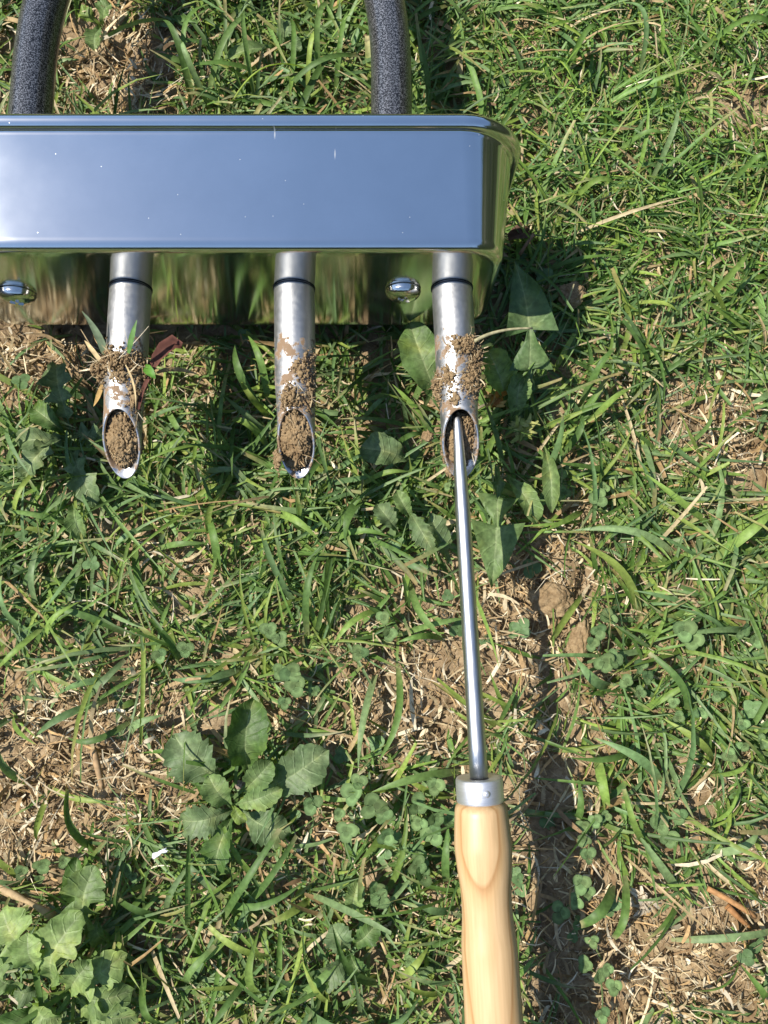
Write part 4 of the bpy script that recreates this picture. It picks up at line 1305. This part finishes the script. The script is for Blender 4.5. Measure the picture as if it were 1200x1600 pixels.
strip('straw', curve3(loc_at(160, 600, .082), loc_at(155, 620, .078), loc_at(146, 635, .074)), .0026, (.42, .27, .1), MAT_STRAW, c1)

def dead_leaf(name, label, pts, halfs, color, seed):
    rng = random.Random(seed)
    P = [Vector(p) for p in pts]; n = len(P); us = (-1, -.5, 0, .5, 1)
    V = []; C = []
    for j, p in enumerate(P):
        tg = (P[min(j + 1, n - 1)] - P[max(j - 1, 0)]).normalized()
        s = tg.cross(Vector((0, 0, 1))).normalized(); nn = s.cross(tg)
        for u in us:
            w = halfs[j] * (1 + (rng.uniform(-.2, .2) if abs(u) == 1 else 0))
            V.append(p + s * w * u + nn * (abs(u) * w * .45 + rng.uniform(-.0006, .0006)))
            C.append(np.array(color) * rng.uniform(.8, 1.2) * (1.4 if abs(u) == 1 else 1))
    idx = np.arange(n * 5).reshape(n, 5)
    Q = np.stack([idx[:-1, :-1], idx[:-1, 1:], idx[1:, 1:], idx[1:, :-1]], -1)
    return tag(link(name, mesh_np(name, np.array([v[:] for v in V]), Q, MAT_STRAW, np.array(C))), label, 'dead leaf')
dead_leaf('dead_leaf', 'reddish brown dead leaf stuck to the right of the leftmost tine in view',
          [at(217, 640, .079), at(224, 610, .078), at(236, 580, .076), at(246, 560, .075), at(258, 545, .074), at(272, 535, .073), at(284, 540, .072)],
          [.0007, .0010, .0014, .0026, .0034, .0034, .0016], (.105, .042, .030), 3)
dead_leaf('dead_leaf', 'dark brown curled dead leaf lying in shade beside the right end of the tray',
          [at(795, 372, .012), at(806, 366, .016), at(816, 362, .018), at(826, 362, .014)], [.002, .004, .005, .002], (.085, .045, .028), 5)
def lone(name, label, cat, pts, r, color):
    V = []; n = len(pts); seg = 6
    o = tube(name, pts, r, MAT_STRAW, None, seg)
    ca = o.data.color_attributes.new('tint', 'FLOAT_COLOR', 'POINT')
    ca.data.foreach_set('color', np.tile(np.array((*color, 1.0), dtype=np.float32), len(o.data.vertices)))
    return tag(o, label, cat)
lone('straw', 'thin pale dry stem reaching right from the soil lump on the rightmost tine', 'stem',
     [p for p in curve3(at(733, 540, .080), at(765, 512, .082), at(832, 513, .076), 14)], [.0011 - .0006 * i / 13 for i in range(14)], (.42, .38, .22))
lone('twig', 'short brown twig in shade beside the right end of the tray', 'twig',
     curve3(at(812, 398, .016), at(822, 382, .02), at(834, 366, .02), 7), .0011, (.30, .18, .10))
lone('dry_stalk', 'stout tan dry stalk lying above the lobed corner weed', 'stalk',
     curve3(at(-6, 1385, .010), at(40, 1405, .016), at(84, 1432, .012), 9), [.0018 + .0006 * math.sin(i) for i in range(9)], (.46, .33, .18))
lone('dry_stalk', 'upright brown dry stalk pair end in straw left of the rosette weed', 'stalk',
     curve3(at(146, 1172, .012), at(153, 1200, .016), at(160, 1232, .010), 9), [.0022 - .0001 * i for i in range(9)], (.42, .28, .15))
lone('dry_stalk', 'orange-brown dry stalk crossing the straw at the lower right edge', 'stalk',
     curve3(at(1105, 1388, .012), at(1140, 1405, .016), at(1180, 1432, .010), 9), [.0016 for i in range(9)], (.45, .24, .10))
lone('dry_stalk', 'dark orange dry stalk pointing at the bottom right corner', 'stalk',
     curve3(at(1135, 1415, .010), at(1152, 1432, .014), at(1172, 1450, .008), 9), [.0020 - .0001 * i for i in range(9)], (.36, .18, .07))
lone('dry_stalk', 'thin golden dry stalk by the small clover in the lower middle', 'stalk',
     curve3(at(566, 1355, .010), at(568, 1375, .014), at(570, 1392, .008), 7), [.0013 for i in range(7)], (.50, .34, .15))
lone('dry_stalk', 'long thin tan stalk below the small clover in the lower middle', 'stalk',
     curve3(at(572, 1430, .010), at(590, 1455, .014), at(604, 1490, .010), 9), [.0009 for i in range(9)], (.58, .42, .22))

def clod(px, py, z, radii, label, name, seed, mat=MAT_SOIL, cat='clod', rz=0.):
    V, F = noisy_blob((0, 0, 0), radii, .28, 1.7, seed)
    o = link(name, mesh_np(name, V, None, mat, None, True, F), None, at(px, py, z))
    o.rotation_euler = (0, 0, rz)
    return tag(o, label, cat)
clod(893, 461, .012, (.0085, .0068, .0060), 'lone brown soil clod in the tray shadow right of the dandelion leaf', 'soil_clod', 3, rz=.3)
clod(862, 938, .006, (.012, .009, .006), 'rounded soil clod at the top of the bare patch right of the shaft', 'soil_clod', 8)
clod(905, 1000, .004, (.006, .013, .006), 'long soil ridge clod at the right side of the bare patch', 'soil_clod', 14, rz=-.2)
clod(375, 1226, .008, (.0028, .0026, .0022), 'small grey pebble at the centre of the rosette weed', 'pebble', 5, MAT_PEBBLE, 'pebble')
clod(668, 682, .026, (.0035, .0028, .0024), 'tiny soil clod caught on grass left of the rightmost tine scoop', 'soil_clod', 17)
def chip():
    bm = bmesh.new()
    bmesh.ops.create_cube(bm, size=1, matrix=Matrix.Diagonal((.0068, .0018, .0006, 1)))
    bmesh.ops.subdivide_edges(bm, edges=bm.edges[:], cuts=2)
    for v in bm.verts: v.co += Vector((random.uniform(-.0009, .0009), random.uniform(-.0008, .0008), random.uniform(-.0004, .0004) + 8 * v.co.x ** 2))
    me = bpy.data.meshes.new('white_chip'); bm.to_mesh(me); bm.free(); me.materials.append(MAT_WHITE)
    o = link('white_chip', me, None, at(249, 1333, .032)); o.rotation_euler = (.3, .2, .45)
    tag(o, 'small bright white chip lying in the grass at the lower left', 'chip')
chip()
def flower(px, py, z, label, cols, seed, n=26, size=.0075):
    rng = np.random.default_rng(seed)
    c = at(px, py, z)
    root = thing('withered_flower', label, 'flower', c)
    P = rng.normal(0, .0022, (n, 3)); P[:, 2] = np.abs(P[:, 2]) * .5
    az = rng.uniform(0, 2 * np.pi, n)
    V = ribbons(P, az, np.radians(rng.uniform(30, 80, n)), np.radians(rng.uniform(80, 130, n)), rng.uniform(.5, 1.1, n) * size, rng.uniform(.0012, .0026, n), 5, rng.uniform(.2, .6, n),
                rng.normal(0, .8, n), np.full(n, .5), 3)
    cc = np.array(cols)
    C = (cc[rng.integers(0, len(cc), n)] * rng.uniform(.7, 1.1, n)[:, None])[:, None, None, :].repeat(5, 1).repeat(3, 2)
    link('petals', mesh_np('petals', V, ribbon_quads(n, 5, 3), MAT_STRAW, C), root)
    link('calyx', stalk_mesh('calyx', (0, 0, -.016), (0, 0, .001), .0016, (.2, .2, .07), MAT_LEAF), root)
flower(774, 624, .026, 'withered orange flower in the dandelion just right of the rightmost tine', [(.50, .22, .03), (.40, .17, .04), (.55, .35, .10)], 4, 22, .006)
flower(815, 672, .022, 'crumpled yellow-green flower head in the dandelion, right of the tine scoop', [(.36, .38, .08), (.28, .32, .08), (.42, .42, .14)], 6, 30, .008)
flower(1002, 1408, .006, 'pale silky seed head lying on the straw at the lower right', [(.52, .44, .33), (.58, .5, .38), (.42, .34, .24)], 9, 40, .008)

# ------------------------------------------------------------------ unseen hedges, added to block horizon sky in the steel's reflections
MAT_HEDGE = leaf_material('hedge leaf', .5, .25, 0, .3)
def added_hedge(label, a, b, h, depth, seed):
    rng = np.random.default_rng(seed)
    a = np.array(a, dtype=float); b = np.array(b, dtype=float)
    L = np.linalg.norm(b - a); d = (b - a) / L; nrm = np.array([-d[1], d[0]])
    root = thing('added_hedge', label, 'added_hedge', (float(a[0]), float(a[1]), 0))
    n = 5200
    t = rng.uniform(0, L, n); z = rng.uniform(.0, 1, n) ** .8 * h; q = rng.uniform(-1, 1, n)
    q = np.where(rng.random(n) < .75, np.sign(q) * rng.uniform(.8, 1.05, n), q) * depth / 2 * (1 - .25 * (z / h) ** 3)
    z = z * (1 + .10 * (vnoise(t * 1.3, q * 0 + seed, seed) - .5))
    P = np.stack([d[0] * t + nrm[0] * q, d[1] * t + nrm[1] * q, z], -1)
    V = ribbons(P, rng.uniform(0, 6.28, n), np.radians(rng.uniform(30, 120, n)), np.radians(rng.uniform(50, 150, n)), rng.uniform(.10, .22, n), rng.uniform(.05, .11, n), 4,
                rng.uniform(.1, .4, n), rng.normal(0, .6, n), np.full(n, .05), 3)
    C = (np.array([(.05, .085, .02), (.075, .11, .03), (.10, .125, .035), (.04, .07, .02)])[rng.integers(0, 4, n)])[:, None, None, :].repeat(4, 1).repeat(3, 2)
    link('foliage', mesh_np('foliage', V, ribbon_quads(n, 4, 3), MAT_HEDGE, C), root)
    m = 14; core = []
    xs = np.linspace(0, L, m)
    for x in xs:
        for (qq, zz) in ((-.36, 0), (-.34, .6), (-.26, .94), (.26, .94), (.34, .6), (.36, 0)):
            w = 1 + rng.uniform(-.08, .08)
            core.append((d[0] * x + nrm[0] * qq * depth * w, d[1] * x + nrm[1] * qq * depth * w, zz * h * w - .01))
    idx = np.arange(m * 6).reshape(m, 6)
    Q = np.stack([idx[:-1, :-1], idx[:-1, 1:], idx[1:, 1:], idx[1:, :-1]], -1)
    link('twig_core', mesh_np('twig_core', np.array(core), Q, MAT_HEDGE, np.tile(np.array((.035, .045, .018)), (m * 6, 1))), root)
added_hedge('tall clipped green hedging added out of view on the right, for the steel to mirror', (4.2, -6), (4.2, 7), 3.6, 1.0, 1)
added_hedge('green hedging added out of view at the far end, for the steel to mirror', (-6.5, 7.5), (4.0, 7.5), 2.6, 1.0, 2)
added_hedge('green hedging added out of view on the left, for the steel to mirror', (-7.0, -6), (-7.0, 7), 2.2, 1.0, 3)
added_hedge('green hedging added out of view at the near end, for the steel to mirror', (-6.5, -6.5), (4.0, -6.5), 2.2, 1.0, 4)
